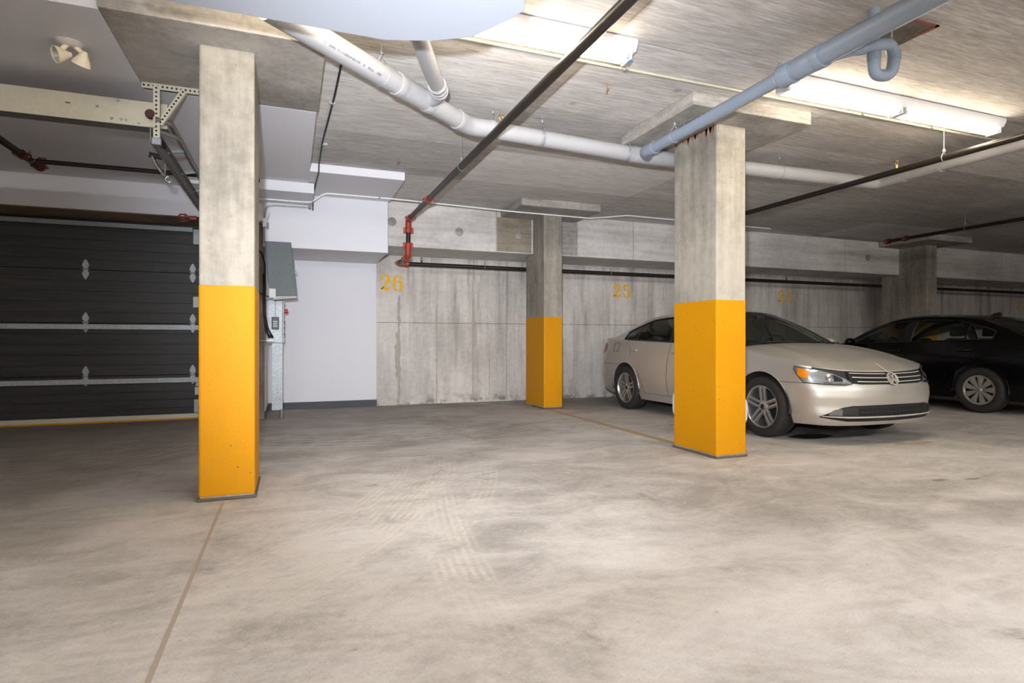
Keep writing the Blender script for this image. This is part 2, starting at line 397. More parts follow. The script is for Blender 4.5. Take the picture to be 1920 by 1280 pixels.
def tag(o, label, cat=None, group=None, kind=None):
    if label: o['label'] = label
    if cat: o['category'] = cat
    if group: o['group'] = group
    if kind: o['kind'] = kind
    return o
def thing(name, label, cat, loc=(0, 0, 0), group=None):
    o = bpy.data.objects.new(name, None); COL.objects.link(o); o.location = loc; o.empty_display_size = .1
    LOC[o.name] = Vector(loc); return tag(o, label, cat, group)
def struct(o, label, cat='structure'): return tag(o, label, cat, None, 'structure')

def fillet(pts, r, n=6):
    pts = [Vector(p) for p in pts]; out = [pts[0]]
    for a, b, c in zip(pts, pts[1:], pts[2:]):
        u = (a-b); v = (c-b); rr = min(r, u.length*.49, v.length*.49); u.normalize(); v.normalize()
        p0, p2 = b+u*rr, b+v*rr
        for i in range(n+1):
            t = i/n; out.append(p0*(1-t)**2+b*2*t*(1-t)+p2*t*t)
    out.append(pts[-1]); return out

# ------------------------------------------------------------------ structure
HC = 3.04; HD = 2.93
X0, X1, Y0, YW = -6.0, 24.0, -9.0, 9.36
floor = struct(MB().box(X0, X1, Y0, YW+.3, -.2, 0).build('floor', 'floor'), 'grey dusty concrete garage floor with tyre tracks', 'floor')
MB().box(-.413, -.397, -2.0, 4.12, -.001, .0025).build('joint_seal', 'seal', floor)['label'] = 'pale sealed joint running to the left column'
MB().box(3.56, 3.66, 4.80, 7.95, -.001, .002).build('parking_line', 'line', floor)['label'] = 'faded yellow bay line between two columns'
MB().box(5.6, 6.1, 4.0, 4.06, -.001, .002).build('parking_line', 'line', floor)
ceil = struct(MB().box(X0, X1, Y0, YW+.3, HC, HC+.25).build('ceiling', 'ceiling'), 'board-formed grey concrete slab ceiling', 'ceiling')
wb = struct(MB().box(1.26, X1, YW, YW+.3, 0, HC).build('wall_back', 'wall'), 'stained grey concrete back wall with yellow bay numbers', 'wall')
struct(MB().box(X1, X1+.3, Y0, YW+.3, 0, HC).build('wall_right', 'wall'), 'far right concrete garage wall', 'wall')
struct(MB().box(X0-.3, X0, Y0, YW+.3, 0, HC).build('wall_left', 'wall'), 'left concrete garage wall', 'wall')
struct(MB().box(X0, X1, Y0-.3, Y0, 0, HC).build('wall_front', 'wall'), 'concrete garage wall behind the viewpoint', 'wall')
# white alcove wall with baseboards
wa = struct(MB().box(-.32, 1.265, YW-.03, YW+.3, 0, 2.3).build('wall_alcove', 'white', None, bevel=.004), 'white painted wall panel beside bay 26', 'wall')
struct(MB().box(-.32, 1.268, YW-.04, YW-.03, 0, .105).build('baseboard_back', 'base'), 'dark grey painted base of the white wall', 'baseboard')
struct(MB().box(-.32, -.31, 8.3, YW-.04, 0, .105).build('baseboard_left', 'base'), 'dark grey painted base of the pier side', 'baseboard')
struct(MB().box(-.32, -.312, 8.32, YW-.03, .105, 2.24).build('trim_5', 'white'), 'white lining on the side of the concrete pier', 'trim')
# back beam
beam = struct(MB().box(1.26, X1, 8.42, YW, 2.39, HC).build('beam_back', 'beam', None, bevel=.01), 'deep pale concrete beam along the back wall', 'beam')
MB().box(2.96, 3.53, 8.412, 8.43, 2.405, 2.93).build('patch', 'patch', beam, bevel=.004)['label'] = 'brown square mortar patch'
MB().box(3.86, 4.34, 8.413, 8.43, 2.405, 3.0).build('patch', 'drop', beam, bevel=.004)
for hx, hz in ((1.36, 2.74), (2.36, 2.66), (3.31, 2.66), (4.17, 2.66), (10.9, 2.7)):
    MB().lathe([(.0, .012), (.035, .012), (.05, .006), (.065, 0)], 16, Matrix.Translation((hx, 8.418, hz)) @ Matrix.Rotation(R(90), 4, 'X')).build('tie_hole_plug', 'drop', beam, smooth=True)
# formwork joint ridges on the back wall
rng_ = random.Random(3)
def ridge(x, z0, z1, w, mat='crack'):
    m = MB(); n = int((z1-z0)/.05); L = []
    for i in range(n+1):
        z = z0+(z1-z0)*i/n; ww = w*(.5+rng_.random()*.9)*(1.8 if rng_.random() < .12 else 1); xx = x+rng_.uniform(-1, 1)*w*.35
        L.append((xx, z, ww))
    for (xa, za, wa_), (xb, zb, wb_) in zip(L, L[1:]):
        m.add([(xa-wa_, YW+.001, za), (xa, YW-.3*w-.004, za), (xa+wa_, YW+.001, za), (xb-wb_, YW+.001, zb), (xb, YW-.3*w-.004, zb), (xb+wb_, YW+.001, zb)],
              [(0, 1, 4, 3), (1, 2, 5, 4)])
    m.build('joint_ridge', mat, wb)
for x, z0, z1, ww in ((1.62, 0, 1.75, .022), (2.24, 0, 1.62, .012), (2.86, 0, 1.75, .016), (3.46, 0, 1.6, .012), (4.75, .05, 1.6, .01), (5.35, .1, 2.0, .008), (1.60, .45, 1.15, .035), (3.15, .1, 1.0, .006)):
    ridge(x, z0, z1, ww)
for x, L_, hh in ((1.36, .22, .09), (2.75, .8, .05), (2.32, .3, .03)):
    m = MB()
    for i in range(12):
        xx = x+L_*i/12; h = hh*(.3+rng_.random()); m.box(xx, xx+L_/13, YW-.008-.01*rng_.random(), YW+.01, 0, h)
    m.build('lime_crust', 'efflo', wb)

# stencilled bay numbers
def ribbon(m, pts, ox, oz, sx, sz):
    P = []
    for (a, b, _), (c, d, _) in zip(pts, pts[1:]): P.append((a, b))
    # smooth centre line
    q = [Vector((p[0], p[1], p[2])) for p in pts]; dense = []
    for i in range(len(q)-1):
        p0, p1, p2, p3 = q[max(i-1, 0)], q[i], q[i+1], q[min(i+2, len(q)-1)]
        for j in range(6):
            t = j/6; dense.append(.5*((2*p1)+(p2-p0)*t+(2*p0-5*p1+4*p2-p3)*t*t+(3*p1-p0-3*p2+p3)*t**3))
    dense.append(q[-1]); vs = []
    for i, p in enumerate(dense):
        d = dense[min(i+1, len(dense)-1)]-dense[max(i-1, 0)]; d.z = 0; d.normalize(); n = Vector((-d.y, d.x, 0))*max(p.z, .03)/2
        for k in (1, -1): vs.append((ox+(p.x+k*n.x)*sx, YW-.0025, oz+(p.y+k*n.y)*sz))
    m.add(vs, [(2*i, 2*i+1, 2*i+3, 2*i+2) for i in range(len(dense)-1)])
DIG = {
 '2': [[(.04, .70, .1), (.14, .80, .30), (.22, .90, .16), (.40, .99, .09)], [(.50, .99, .10), (.78, .90, .26), (.84, .70, .32), (.66, .48, .26), (.34, .26, .14), (.06, .05, .06)], [(.08, .07, .10), (.40, .12, .2), (.72, .05, .18), (.88, .12, .16), (.93, .30, .06)]],
 '6': [[(.44, .02, .07), (.22, .08, .2), (.12, .32, .30), (.13, .62, .32), (.26, .88, .2), (.44, .98, .08)], [(.52, .99, .08), (.76, .90, .22), (.82, .74, .2)], [(.36, .52, .08), (.54, .62, .1), (.80, .52, .26), (.86, .30, .32), (.76, .08, .22), (.53, .01, .07)]],
 '5': [[(.14, .94, .12), (.4, .92, .16), (.86, .95, .14)], [(.17, .94, .18), (.15, .54, .16)], [(.16, .56, .08), (.42, .64, .12)], [(.52, .64, .1), (.80, .52, .28), (.86, .30, .34), (.74, .08, .24), (.52, .01, .08)], [(.44, .01, .07), (.16, .07, .16), (.1, .24, .24)]],
 '4': [[(.66, .0, .26), (.66, .46, .26)], [(.66, .56, .26), (.66, 1., .22)], [(.58, .98, .08), (.04, .34, .10)], [(.02, .28, .14), (.48, .28, .12)], [(.8, .28, .13), (.98, .28, .13)]]}
for txt, x, dx in (('26', 1.33, .20), ('25', 5.56, .215), ('24', 9.50, .22), ('2', 17.44, .2)):
    m = MB()
    for i, ch in enumerate(txt):
        for rb in DIG[ch]: ribbon(m, rb, x+i*dx, 1.835, .15, .24)
    m.build('stencil_number', 'num', wb)['label'] = 'yellow stencilled bay number '+txt

# columns
def column(x0, x1, y0, y1, drop, label, low=None, paint=1.40, dl=0):
    cx, cy = (x0+x1)/2, (y0+y1)/2
    c = thing('concrete_column', label, 'column', (cx, cy, 0), 'columns with yellow bases')
    MB().box(x0, x1, y0, y1, 0, HD+.02).build('shaft', 'column', c, bevel=.014)
    if paint:
        b = MB().box(x0-.0025, x1+.0025, y0-.0025, y1+.0025, .022, paint).build('paint_band', 'yellow', c, bevel=.0145); b['label'] = 'bright yellow painted lower band'
        MB().box(x0-.012, x1+.012, y0-.012, y1+.012, 0, .02).build('base_grout', 'grout', c, bevel=.006)
    if low:
        MB().box(x0+.002, x1-.03, y1-.02, low, 0, 2.39).build('rear_pier', 'column', c, bevel=.01)
        if paint: MB().box(x0-.001, x1-.028, y1-.02, low+.002, .02, paint).build('paint_band', 'yellow', c, bevel=.01)
    a, b_, d, e = drop
    MB().box(a, b_, d, e, HD, HC+.001).build('drop_panel', 'drop', c, bevel=.008)
    return c
c1 = column(-.55, -.222, 4.19, 4.74, (-1.03, .213, 3.92, 5.10), 'concrete column with a yellow base nearest the garage door')
c2 = column(3.477, 3.80, 4.11, 4.715, (3.02, 4.28, 3.84, 4.93), 'concrete column with a yellow base in front of the silver car')
c3 = column(3.56, 3.865, 8.0, 8.44, (3.02, 4.28, 7.55, 8.50), 'smaller concrete column with a yellow base by the back wall', 8.72)
c4 = column(11.80, 12.1, 7.85, 8.44, (11.2, 12.42, 7.40, 8.50), 'bare concrete column rising behind the black car', 8.8)
rq_ = random.Random(11); m = MB()
for i in range(26):
    y = 4.14+.55*rq_.random(); h = .03+.08*rq_.random()*(1 if int(y*7) % 2 else .4); w_ = .008+.012*rq_.random()
    m.prism([(y-w_, 2.925), (y+w_, 2.925), (y+w_*.6, 2.925-h*.7), (y, 2.925-h)], 3.4762, 3.478, lambda a, b, d: (d, a, b))
m.build('rust_stain', 'rust', c2, weld=False)

# white insulation
struct(MB().box(X0, -1.03, 3.95, 8.1, HD, HC-.001).build('ceiling_insulation', 'white'), 'white painted insulated ceiling over the garage entry', 'ceiling')
struct(MB().box(-1.03, .20, 5.10, 8.1, HD, HC-.001).build('ceiling_insulation', 'white'), 'white painted ceiling strip behind the left column', 'ceiling')
struct(MB().box(-1.10, .265, 7.41, 8.1, 2.807, HD-.001).build('trim_1', 'white', None, bevel=.004), 'low white boxed soffit left of the hanging wire', 'soffit')
struct(MB().box(.20, 1.275, 6.94, 8.1, 2.943, HC-.001).build('trim_2', 'white', None, bevel=.004), 'thin white ceiling soffit in front of the white bulkhead', 'soffit')
struct(MB().box(-.33, 1.255, 8.1, YW, 2.24, HC-.002).build('trim_3', 'white', None, bevel=.004), 'large white boxed bulkhead above the white wall', 'bulkhead')
struct(MB().box(X0, -.33, 8.1, YW+.3, 2.56, HC-.002).build('trim_4', 'white'), 'white bulkhead above the black garage door', 'bulkhead')
struct(MB().box(X0, -1.02, 8.105, 8.75, 2.548, 2.562).build('lintel', 'lintel'), 'brown stained concrete underside above the garage door', 'lintel')
struct(MB().box(-1.02, -.32, 8.24, YW+.3, 0, 2.56).build('pier_left', 'pier', None, bevel=.012), 'rough concrete door pier behind the left column', 'pier')
struct(MB().box(-.44, -.325, 8.23, 8.3, 2.56, 2.81).build('pier_left', 'pier', None, bevel=.01), 'top stub of the rough concrete pier', 'pier')
struct(MB().box(X0, -1.02, 8.9, 9.0, 0, 2.56).build('wall_outer', 'gap'), 'dark space outside the garage door', 'wall')

# hanging white panel near the camera
pl = thing('hanging_panel', 'white smooth panel hanging below the ceiling in front of the drain pipes', 'panel', (.2, 2.5, 2.55))
poly = [(-.62, 2.974), (.44, 2.972), (.66, 2.90), (.848, 2.79), (.965, 2.58), (1.005, 2.48), (.975, 2.39), (.975, 2.0), (-.62, 2.0)]
MB().prism(poly, 2.55, 2.61, lambda a, b, z: (a, b, z)).build('board', 'wpanel', pl, bevel=.004)
for hx, hy in ((-.4, 2.8), (.4, 2.8), (.8, 2.3), (-.4, 2.2)): MB().tube([(hx, hy, 2.6), (hx, hy, HC)], .005, 6).build('hanger_rod', 'galv', pl)

# ------------------------------------------------------------------ garage door
YD = 8.66
gd = thing('garage_door', 'black wood-grain sectional garage door with galvanised struts', 'garage door', (-2.8, YD, 0))
for k, (a, b) in enumerate(((.055, .585), (.59, 1.25), (1.255, 1.915), (1.92, 2.545))):
    m = MB(); n = 5
    for i in range(n):
        z0 = a+(b-a)*i/n; z1 = a+(b-a)*(i+1)/n
        m.prism([(0, z0), (-.003, z0+.002), (-.003, z1-.002), (0, z1)], X0+.05, -1.06, lambda p, q, d: (d, YD+p, q))
    m.box(X0+.05, -1.06, YD, YD+.045, a, b)
    m.build('door_section', 'door', gd)
for z in (1.205, .52): 
    m = MB().box(X0+.05, -1.08, YD-.05, YD-.006, z+.022, z+.03).box(X0+.05, -1.08, YD-.052, YD-.048, z-.03, z+.03).box(X0+.05, -1.08, YD-.05, YD-.006, z-.03, z-.024)
    m.build('strut', 'galv', gd)['label'] = 'galvanised horizontal strut'
m = MB().box(X0+.05, -1.2, YD-.055, YD-.006, 2.50, 2.51).box(X0+.05, -1.2, YD-.058, YD-.052, 2.455, 2.51)
m.build('strut', 'galv', gd)
MB().box(X0+.05, -1.06, YD-.012, YD+.045, .018, .075).build('bottom_rail', 'galvwarm', gd, bevel=.002)
MB().box(X0+.05, -1.06, YD-.008, YD+.04, 0.0, .02).build('bottom_seal', 'yellow', gd)['label'] = 'yellow strip along the door bottom'
leaf = [(-.022, 0), (-.022, .016), (-.034, .03), (-.036, .055), (-.024, .085), (-.006, .118), (.006, .118), (.024, .085), (.036, .055), (.034, .03), (.022, .016), (.022, 0)]
for hx in (-3.95, -2.385, -1.205, -1.10):
    for z in (1.92, 1.26, .59):
        m = MB().prism([(a, b+.006) for a, b in leaf], -.012, -.006, lambda p, q, d: (hx+p, YD+d, z+q))
        m.prism([(a, -b-.006) for a, b in leaf], -.012, -.006, lambda p, q, d: (hx+p, YD+d, z+q))
        m.tube([(hx-.035, YD-.016, z), (hx+.035, YD-.016, z)], .009, 8)
        for bz in (.04, .085, -.04, -.085): m.tube([(hx, YD-.012, z+bz), (hx, YD-.018, z+bz)], .006, 6)
        m.build('hinge', 'galv', gd, bevel=.001)
MB().box(-1.20, -1.06, YD-.016, YD-.006, 2.30, 2.50).build('top_bracket', 'galv', gd, bevel=.004)
MB().box(-1.20, -1.135, YD-.014, YD-.006, 1.47, 1.61).build('end_plate', 'sticker', gd, bevel=.002)
MB().box(-1.19, -1.065, YD-.016, YD-.006, .08, .26).build('bottom_bracket', 'galv', gd, bevel=.004)
MB().box(-1.18, -1.09, YD-.02, YD-.006, .32, .42).build('end_plate', 'sticker', gd, bevel=.002)
MB().box(-1.17, -1.13, YD-.016, YD-.006, .43, .49).build('end_plate', 'galv', gd, bevel=.002)

# door track hanging below the ceiling
tk = thing('door_track', 'galvanised garage door track running from the door towards the bracket', 'door track', (-.93, 6.5, 2.5))
m = MB().box(-.965, -.958, 4.93, 8.3, 2.49, 2.60).box(-.965, -.925, 4.93, 8.3, 2.596, 2.602).box(-.965, -.925, 4.93, 8.3, 2.488, 2.494)
m.build('lower_rail', 'dsteel', tk)
pth = fillet([(-.93, 4.93, 2.66), (-.84, 4.98, 2.66), (-.84, 8.3, 2.64)], .12)
MB().tube(pth, .022, 10).build('upper_rail', 'dsteel', tk, smooth=50)
pth = fillet([(-.93, 4.97, 2.59), (-.80, 5.05, 2.58), (-.80, 8.3, 2.56)], .15)
MB().tube(pth, .016, 10).build('upper_rail', 'dsteel', tk, smooth=50)
for y in (5.55, 6.2, 6.9, 7.6): 
    MB().bar((-.96, y, 2.60), (-.82, y+.05, 2.64), .03, .02).build('track_clip', 'galv', tk)
MB().box(-.945, -.93, 5.2, 5.32, 2.56, 2.61).build('splice_plate', 'gap', tk)
# perforated angle bracket
br = thing('angle_bracket', 'perforated galvanised angle bracket hanging from the left drop panel', 'bracket', (-.8, 4.95, 2.5))
def perf(a, b, w, name, nh, up=(0, 1, 0)):
    a, b = Vector(a), Vector(b); d = (b-a).normalized()
    o = MB().bar(a, b, .004, w, up=Vector(d).cross(Vector((0, 1, 0)))).build(name, 'galvwarm', br)
    side = d.cross(Vector((0, 1, 0))).normalized()
    MB().bar(a+side*w/2+Vector((0, .018, 0)), b+side*w/2+Vector((0, .018, 0)), .036, .004, up=side).build('flange', 'galvwarm', o)
    m = MB()
    for i in range(nh):
        c = a+(b-a)*((i+.5)/nh); m.tube([c+Vector((0, -.0035, 0)), c+Vector((0, -.002, 0))], .0075, 8)
    tag(m.build('hole', 'gap', o), None, None, None, 'stuff')
MB().box(-1.02, -.54, 4.94, 4.98, HD-.006, HD-.001).build('ceiling_angle', 'galv', br)
perf((-1.02, 4.94, HD-.022), (-.54, 4.94, HD-.022), .042, 'ceiling_angle_leg', 16)
perf((-.925, 4.935, HD-.02), (-.925, 4.935, 2.50), .040, 'vertical_angle', 13)
perf((-.745, 4.93, HD-.03), (-.905, 4.93, 2.63), .036, 'diagonal_angle', 11)
m = MB(); m.box(-.95, -.89, 4.90, 4.94, 2.47, 2.52); m.build('end_clip', 'galv', br, bevel=.004)
# cross channel
ch = thing('steel_channel', 'wide pale zinc channel spanning overhead in front of the garage door', 'steel channel', (-2.8, 5.0, 2.6))
MB().box(-5.6, -.865, 5.00, 5.004, 2.62, 2.805).build('web', 'galvwarm', ch)
MB().box(-5.6, -.865, 5.004, 5.13, 2.62, 2.625).build('bottom_flange', 'dsteel', ch)
MB().box(-5.6, -.865, 5.004, 5.10, 2.80, 2.805).build('top_flange', 'dsteel', ch)
for x, z in ((-1.18, 2.79), (-1.31, 2.73), (-1.13, 2.655), (-1.16, 2.655), (-1.22, 2.655), (-1.05, 2.64), (-1.89, 2.80)):
    MB().lathe([(0, .008), (.008, .008), (.010, .004), (.010, 0)], 10, Matrix.Translation((x, 4.999, z)) @ Matrix.Rotation(R(90), 4, 'X')).build('bolt', 'galv', ch)
MB().box(-1.50, -1.47, 4.997, 5.0, 2.727, 2.733).build('slot', 'gap', ch)
MB().lathe([(0, .03), (.03, .03), (.035, .02), (.035, 0), (0, 0)], 20, Matrix.Translation((-.965, 4.96, 2.70)) @ Matrix.Rotation(R(90), 4, 'X')).build('end_bumper', 'bumper', ch, smooth=40)['label'] = 'dark red round rubber bumper'
# stop hook on the track
hk = thing('track_hook', 'short black and chrome hook hanging beside the door track', 'hook', (-1.0, 5.45, 2.45))
MB().tube([(-1.08, 5.48, 2.55), (-.99, 5.50, 2.54)], .022, 10).build('sleeve', 'rubber', hk, smooth=40)
MB().tube([(-1.06, 5.48, 2.545), (-1.02, 5.49, 2.46), (-.97, 5.5, 2.39)], .014, 8).build('shank', 'chrome', hk, smooth=40)
cpt = Vector((-.945, 5.5, 2.365)); MB().tube([cpt+Vector((math.cos(a)*.022, 0, math.sin(a)*.022)) for a in np.linspace(0, 2*math.pi, 16, endpoint=False)], .006, 6, closed=True).build('eye', 'chrome', hk, smooth=True)
MB().bar((-.97, 5.5, 2.39), (-.965, 5.5, 2.49), .02, .006).build('stay', 'dsteel', hk)

# emergency lamp
el = thing('emergency_lamp', 'cream twin-head emergency lamp on the white ceiling', 'lamp', (-1.315, 4.46, HD))
MB().lathe([(0, -.028), (.035, -.03), (.06, -.02), (.075, -.006), (.075, 0), (0, 0)], 28, Matrix.Translation((-1.315, 4.46, HD))).build('base_plate', 'lampbase', el, smooth=40)
def lamp_head(px, py, d):
    d = Vector(d).normalized(); c = Vector((px, py, HD-.095))
    nk = MB().tube([(px*.4-1.315*.6, py*.35+4.46*.65, HD-.02), (px, py, HD-.058), c], .015, 10).build('neck', 'lampbody', el, smooth=40)
    q = d.to_track_quat('Z', 'Y').to_matrix().to_4x4(); mm = Matrix.Translation(c) @ q
    h = MB().lathe([(0, -.05), (.014, -.05), (.02, -.035), (.038, .0), (.05, .022), (.053, .04), (.047, .04), (.042, .02), (.015, -.005), (0, -.01)], 24, mm).build('lamp_head', 'lampbody', el, smooth=45)
    MB().lathe([(0, .004), (.018, .012), (.043, .034)], 20, mm).build('reflector', 'lampface', h, smooth=True)
lamp_head(-1.345, 4.43, (-.8, -.55, -.35)); lamp_head(-1.245, 4.46, (-.35, .35, -.85))

# ------------------------------------------------------------------ pipes
def coupling(p, d, r, L, mat, parent, name='coupling', ears=True, n=14):
    p = Vector(p); d = Vector(d).normalized()
    o = MB().lathe([(r*1.02, -L/2), (r*1.3, -L/2), (r*1.38, -L*.3), (r*1.38, L*.3), (r*1.3, L/2), (r*1.02, L/2)], n, Matrix.Translation(p) @ d.to_track_quat('Z', 'Y').to_matrix().to_4x4()).build(name, mat, parent, smooth=35)
    if ears:
        s = d.cross(Vector((0, 0, 1))) if abs(d.z) < .9 else Vector((1, 0, 0)); s.normalize()
        u = d.cross(s)
        for k in (1, -1):
            q = p+s*k*r*1.6
            MB().bar(q-d*L*.55+u*.0, q+d*L*.55, r*.8, r*.6, up=u).build('bolt_lug', mat, o)
            MB().tube([q-u*r*.75, q+u*r*.75], r*.2, 6).build('bolt', 'galv', o)
    return o
def hanger(p, d, r, parent, top=HC):
    p = Vector(p); d = Vector(d).normalized(); s = d.cross(Vector((0, 0, 1))).normalized()
    h = MB().tube([p+Vector((0, 0, r*1.9)), Vector((p.x, p.y, top-.001))], .0032, 6).build('hanger', 'galv', parent)
    pts = [p+s*math.cos(a)*(r+.004)+Vector((0, 0, math.sin(a)*(r+.004))) for a in np.linspace(math.pi*.8, math.pi*2.2, 14)]
    pts = [p+Vector((0, 0, r*1.9))]+pts+[p+Vector((0, 0, r*1.9))]
    MB().tube(pts, .003, 5).build('loop', 'galv', h)
    MB().lathe([(0, 0), (.013, 0), (.013, .02), (0, .02)], 8, Matrix.Translation(p+Vector((0, 0, r*1.9)))).build('nut', 'galv', h)
def sprinkler(p, parent, up=True, mat='brass'):
    x, y, z = p; k = 1 if up else -1
    o = MB().tube([(x, y, z), (x, y, z+k*.03)], .011, 8).build('sprinkler_head', mat, parent)
    m = MB()
    for s in (-1, 1): m.tube([(x+s*.009, y, z+k*.03), (x+s*.016, y, z+k*.05), (x+s*.004, y, z+k*.068)], .003, 5)
    m.build('frame_arm', mat, o)
    MB().lathe([(0, 0), (.021, 0), (.021, .003), (0, .003)], 12, Matrix.Translation((x, y, z+k*.068))).build('deflector', mat, o)

# long diagonal sprinkler main with its drop to the wall
P1 = thing('sprinkler_pipe', 'black sprinkler pipe running overhead from the viewer to the red elbow', 'pipe', (1.56, 5, 2.72))
rz = 2.72; rp = .034
MB().tube([(1.575, .3, rz), (1.535, 8.05, rz)], rp, 14).build('pipe', 'black', P1, smooth=60)
MB().tube([(1.535, 8.10, rz-.06), (1.53, 8.10, 2.24)], rp*.92, 14).build('riser_pipe', 'black', P1, smooth=60)
MB().tube(fillet([(1.535, 7.98, rz), (1.535, 8.10, rz), (1.535, 8.10, rz-.12)], .09), rp*1.2, 14).build('elbow', 'red', P1, smooth=50)
coupling((1.543, 6.85, rz), (0, 1, 0), rp, .07, 'red', P1); coupling((1.535, 7.96, rz), (0, 1, 0), rp, .07, 'red', P1); coupling((1.535, 8.10, rz-.15), (0, 0, 1), rp, .07, 'red', P1)
MB().tube(fillet([(1.53, 8.10, 2.34), (1.53, 8.10, 2.20), (1.53, 8.25, 2.20)], .09), rp*1.2, 14).build('elbow', 'red', P1, smooth=50)
coupling((1.53, 8.10, 2.36), (0, 0, 1), rp, .07, 'red', P1); coupling((1.53, 8.22, 2.20), (0, 1, 0), rp, .07, 'red', P1)
MB().tube([(1.53, 8.2, 2.20), (1.53, 8.85, 2.20)], rp, 14).build('pipe', 'black', P1, smooth=60)
for y in (5.45, 7.45): hanger((1.55, y, rz), (0, 1, 0), rp, P1)
sprinkler((1.565, 4.35, rz+rp), P1); sprinkler((1.57, 1.6, rz+rp), P1)
P2 = thing('sprinkler_pipe', 'black sprinkler pipe along the back wall under the concrete beam', 'pipe', (9, 8.85, 2.2))
MB().tube([(1.56, 8.85, 2.20), (23.5, 8.85, 2.20)], .034, 14).build('pipe', 'black', P2, smooth=60)
MB().tube(fillet([(1.53, 8.74, 2.2), (1.53, 8.85, 2.2), (1.66, 8.85, 2.2)], .08), .041, 14).build('elbow', 'red', P2, smooth=50)
coupling((1.65, 8.85, 2.2), (1, 0, 0), .034, .06, 'red', P2); coupling((1.53, 8.76, 2.2), (0, 1, 0), .034, .06, 'red', P2)
for x in (2.9, 5.2, 8.0, 11.2, 14.5): hanger((x, 8.85, 2.2), (1, 0, 0), .034, P2, 2.39)
for x in (1.88, 6.6, 9.2): sprinkler((x, 8.85, 2.234), P2, True, 'black')
P3 = thing('sprinkler_pipe', 'black sprinkler pipe passing behind the front right column', 'pipe', (5.64, 5, 2.72))
MB().tube([(5.64, -1, 2.72), (5.64, 6.85, 2.72)], .03, 14).build('pipe', 'black', P3, smooth=60)
for y in (1.2, 3.6, 6.1): hanger((5.64, y, 2.72), (0, 1, 0), .03, P3)
sprinkler((5.64, 4.05, 2.75), P3)
P4 = thing('sprinkler_pipe', 'far black sprinkler pipe with two red couplings above the black car', 'pipe', (9.9, 5, 2.8))
MB().tube([(9.88, 0, 2.8), (9.95, 7.3, 2.8)], .03, 12).build('pipe', 'black', P4, smooth=60)
for y in (6.98, 7.30): coupling((9.95, y, 2.8), (0, 1, 0), .034, .08, 'dred', P4)
for y in (3, 6.0): hanger((9.9, y, 2.8), (0, 1, 0), .03, P4)
P5 = thing('sprinkler_pipe', 'black sprinkler pipe with red couplings under the white ceiling by the garage door', 'pipe', (-2.2, 6.6, 2.7))
MB().tube([(-2.25, 3.9, 2.7), (-2.25, 6.80, 2.7)], .03, 12).build('pipe', 'black', P5, smooth=60)
MB().tube([(-2.25, 6.62, 2.7), (-.3, 6.60, 2.7)], .022, 12).build('branch_pipe', 'black', P5, smooth=60)
MB().tube(fillet([(-2.25, 6.74, 2.7), (-2.25, 6.88, 2.7), (-2.25, 6.88, 2.8)], .06), .034, 12).build('elbow', 'dred', P5, smooth=50)
for y in (6.43, 6.82): coupling((-2.25, y, 2.7), (0, 1, 0), .031, .06, 'dred', P5)
hanger((-2.23, 6.55, 2.7), (0, 1, 0), .03, P5, HD)
# caged sprinkler by the door pier
cg = thing('caged_sprinkler', 'copper caged sprinkler head above the right end of the garage door', 'sprinkler', (-1.2, 8.05, 2.5))
MB().tube([(-1.10, 8.05, 2.53), (-.6, 8.05, 2.53)], .022, 10).build('pipe', 'black', cg, smooth=50)
MB().tube([(-1.15, 8.05, 2.53), (-1.08, 8.05, 2.53)], .03, 10).build('fitting', 'copper', cg, smooth=50)
for a in range(6):
    t = a*math.pi/3; MB().tube([(-1.15, 8.05+.02*math.cos(t), 2.53+.02*math.sin(t)), (-1.2, 8.05+.05*math.cos(t), 2.53+.05*math.sin(t)), (-1.26, 8.05+.045*math.cos(t), 2.53+.045*math.sin(t)), (-1.28, 8.05, 2.53)], .005, 5).build('cage_wire', 'copper', cg)
MB().tube([(-1.2, 8.05+.05*math.cos(t), 2.53+.05*math.sin(t)) for t in np.linspace(0, 6.283, 14, endpoint=False)], .005, 5, closed=True).build('cage_ring', 'copper', cg)

# drain pipes
def collar(p, d, r, L, mat, parent, name='collar', k=1.1):
    d = Vector(d).normalized()
    return MB().lathe([(r, -L/2), (r*k, -L/2), (r*k*1.02, -L/2+.006), (r*k*1.02, L/2-.006), (r*k, L/2), (r, L/2)], 22, Matrix.Translation(Vector(p)) @ d.to_track_quat('Z', 'Y').to_matrix().to_4x4()).build(name, mat, parent, smooth=35)
D1 = thing('drain_pipe', 'pale grey plastic drain pipe bending across the ceiling behind the columns', 'pipe', (2.5, 4.8, 2.84))
zz = 2.84; rr = .072; dv = Vector((1.257, 1.065, 0)).normalized()
A = Vector((1.40, 4.705, zz)); S0 = A-dv*2.0; B1 = Vector((3.3, 4.87, zz)); B2 = Vector((6.24, 4.77, zz)); B3 = Vector((6.30, 4.55, zz)); B4 = Vector((6.30, -1, zz+.02))
MB().tube([S0, A-dv*.11], rr, 20).build('pipe', 'pvcw', D1, smooth=60)
MB().tube(fillet([A-dv*.16, A, A+Vector((.18, .01, 0))], .12), rr*1.06, 20).build('elbow', 'pvcw', D1, smooth=60)
MB().tube([A+Vector((.1, .008, 0)), B1, B2-Vector((.2, 0, 0))], rr, 20).build('pipe', 'pvcw', D1, smooth=60)
collar(A-dv*.16, dv, rr, .05, 'pvcw', D1); collar(A+Vector((.2, .01, 0)), (1, .08, 0), rr, .05, 'pvcw', D1)
for x in (2.08, 3.02): collar((x, 4.70+(x-1.4)*.088, zz), (1, .088, 0), rr, .03, 'galv', D1, 'pipe_clamp', 1.04)
MB().tube(fillet([B2-Vector((.25, -.01, 0)), B2+Vector((.06, 0, 0)), B3-Vector((0, .12, 0))], .14), .066, 18).build('elbow', 'pvcw', D1, smooth=60)
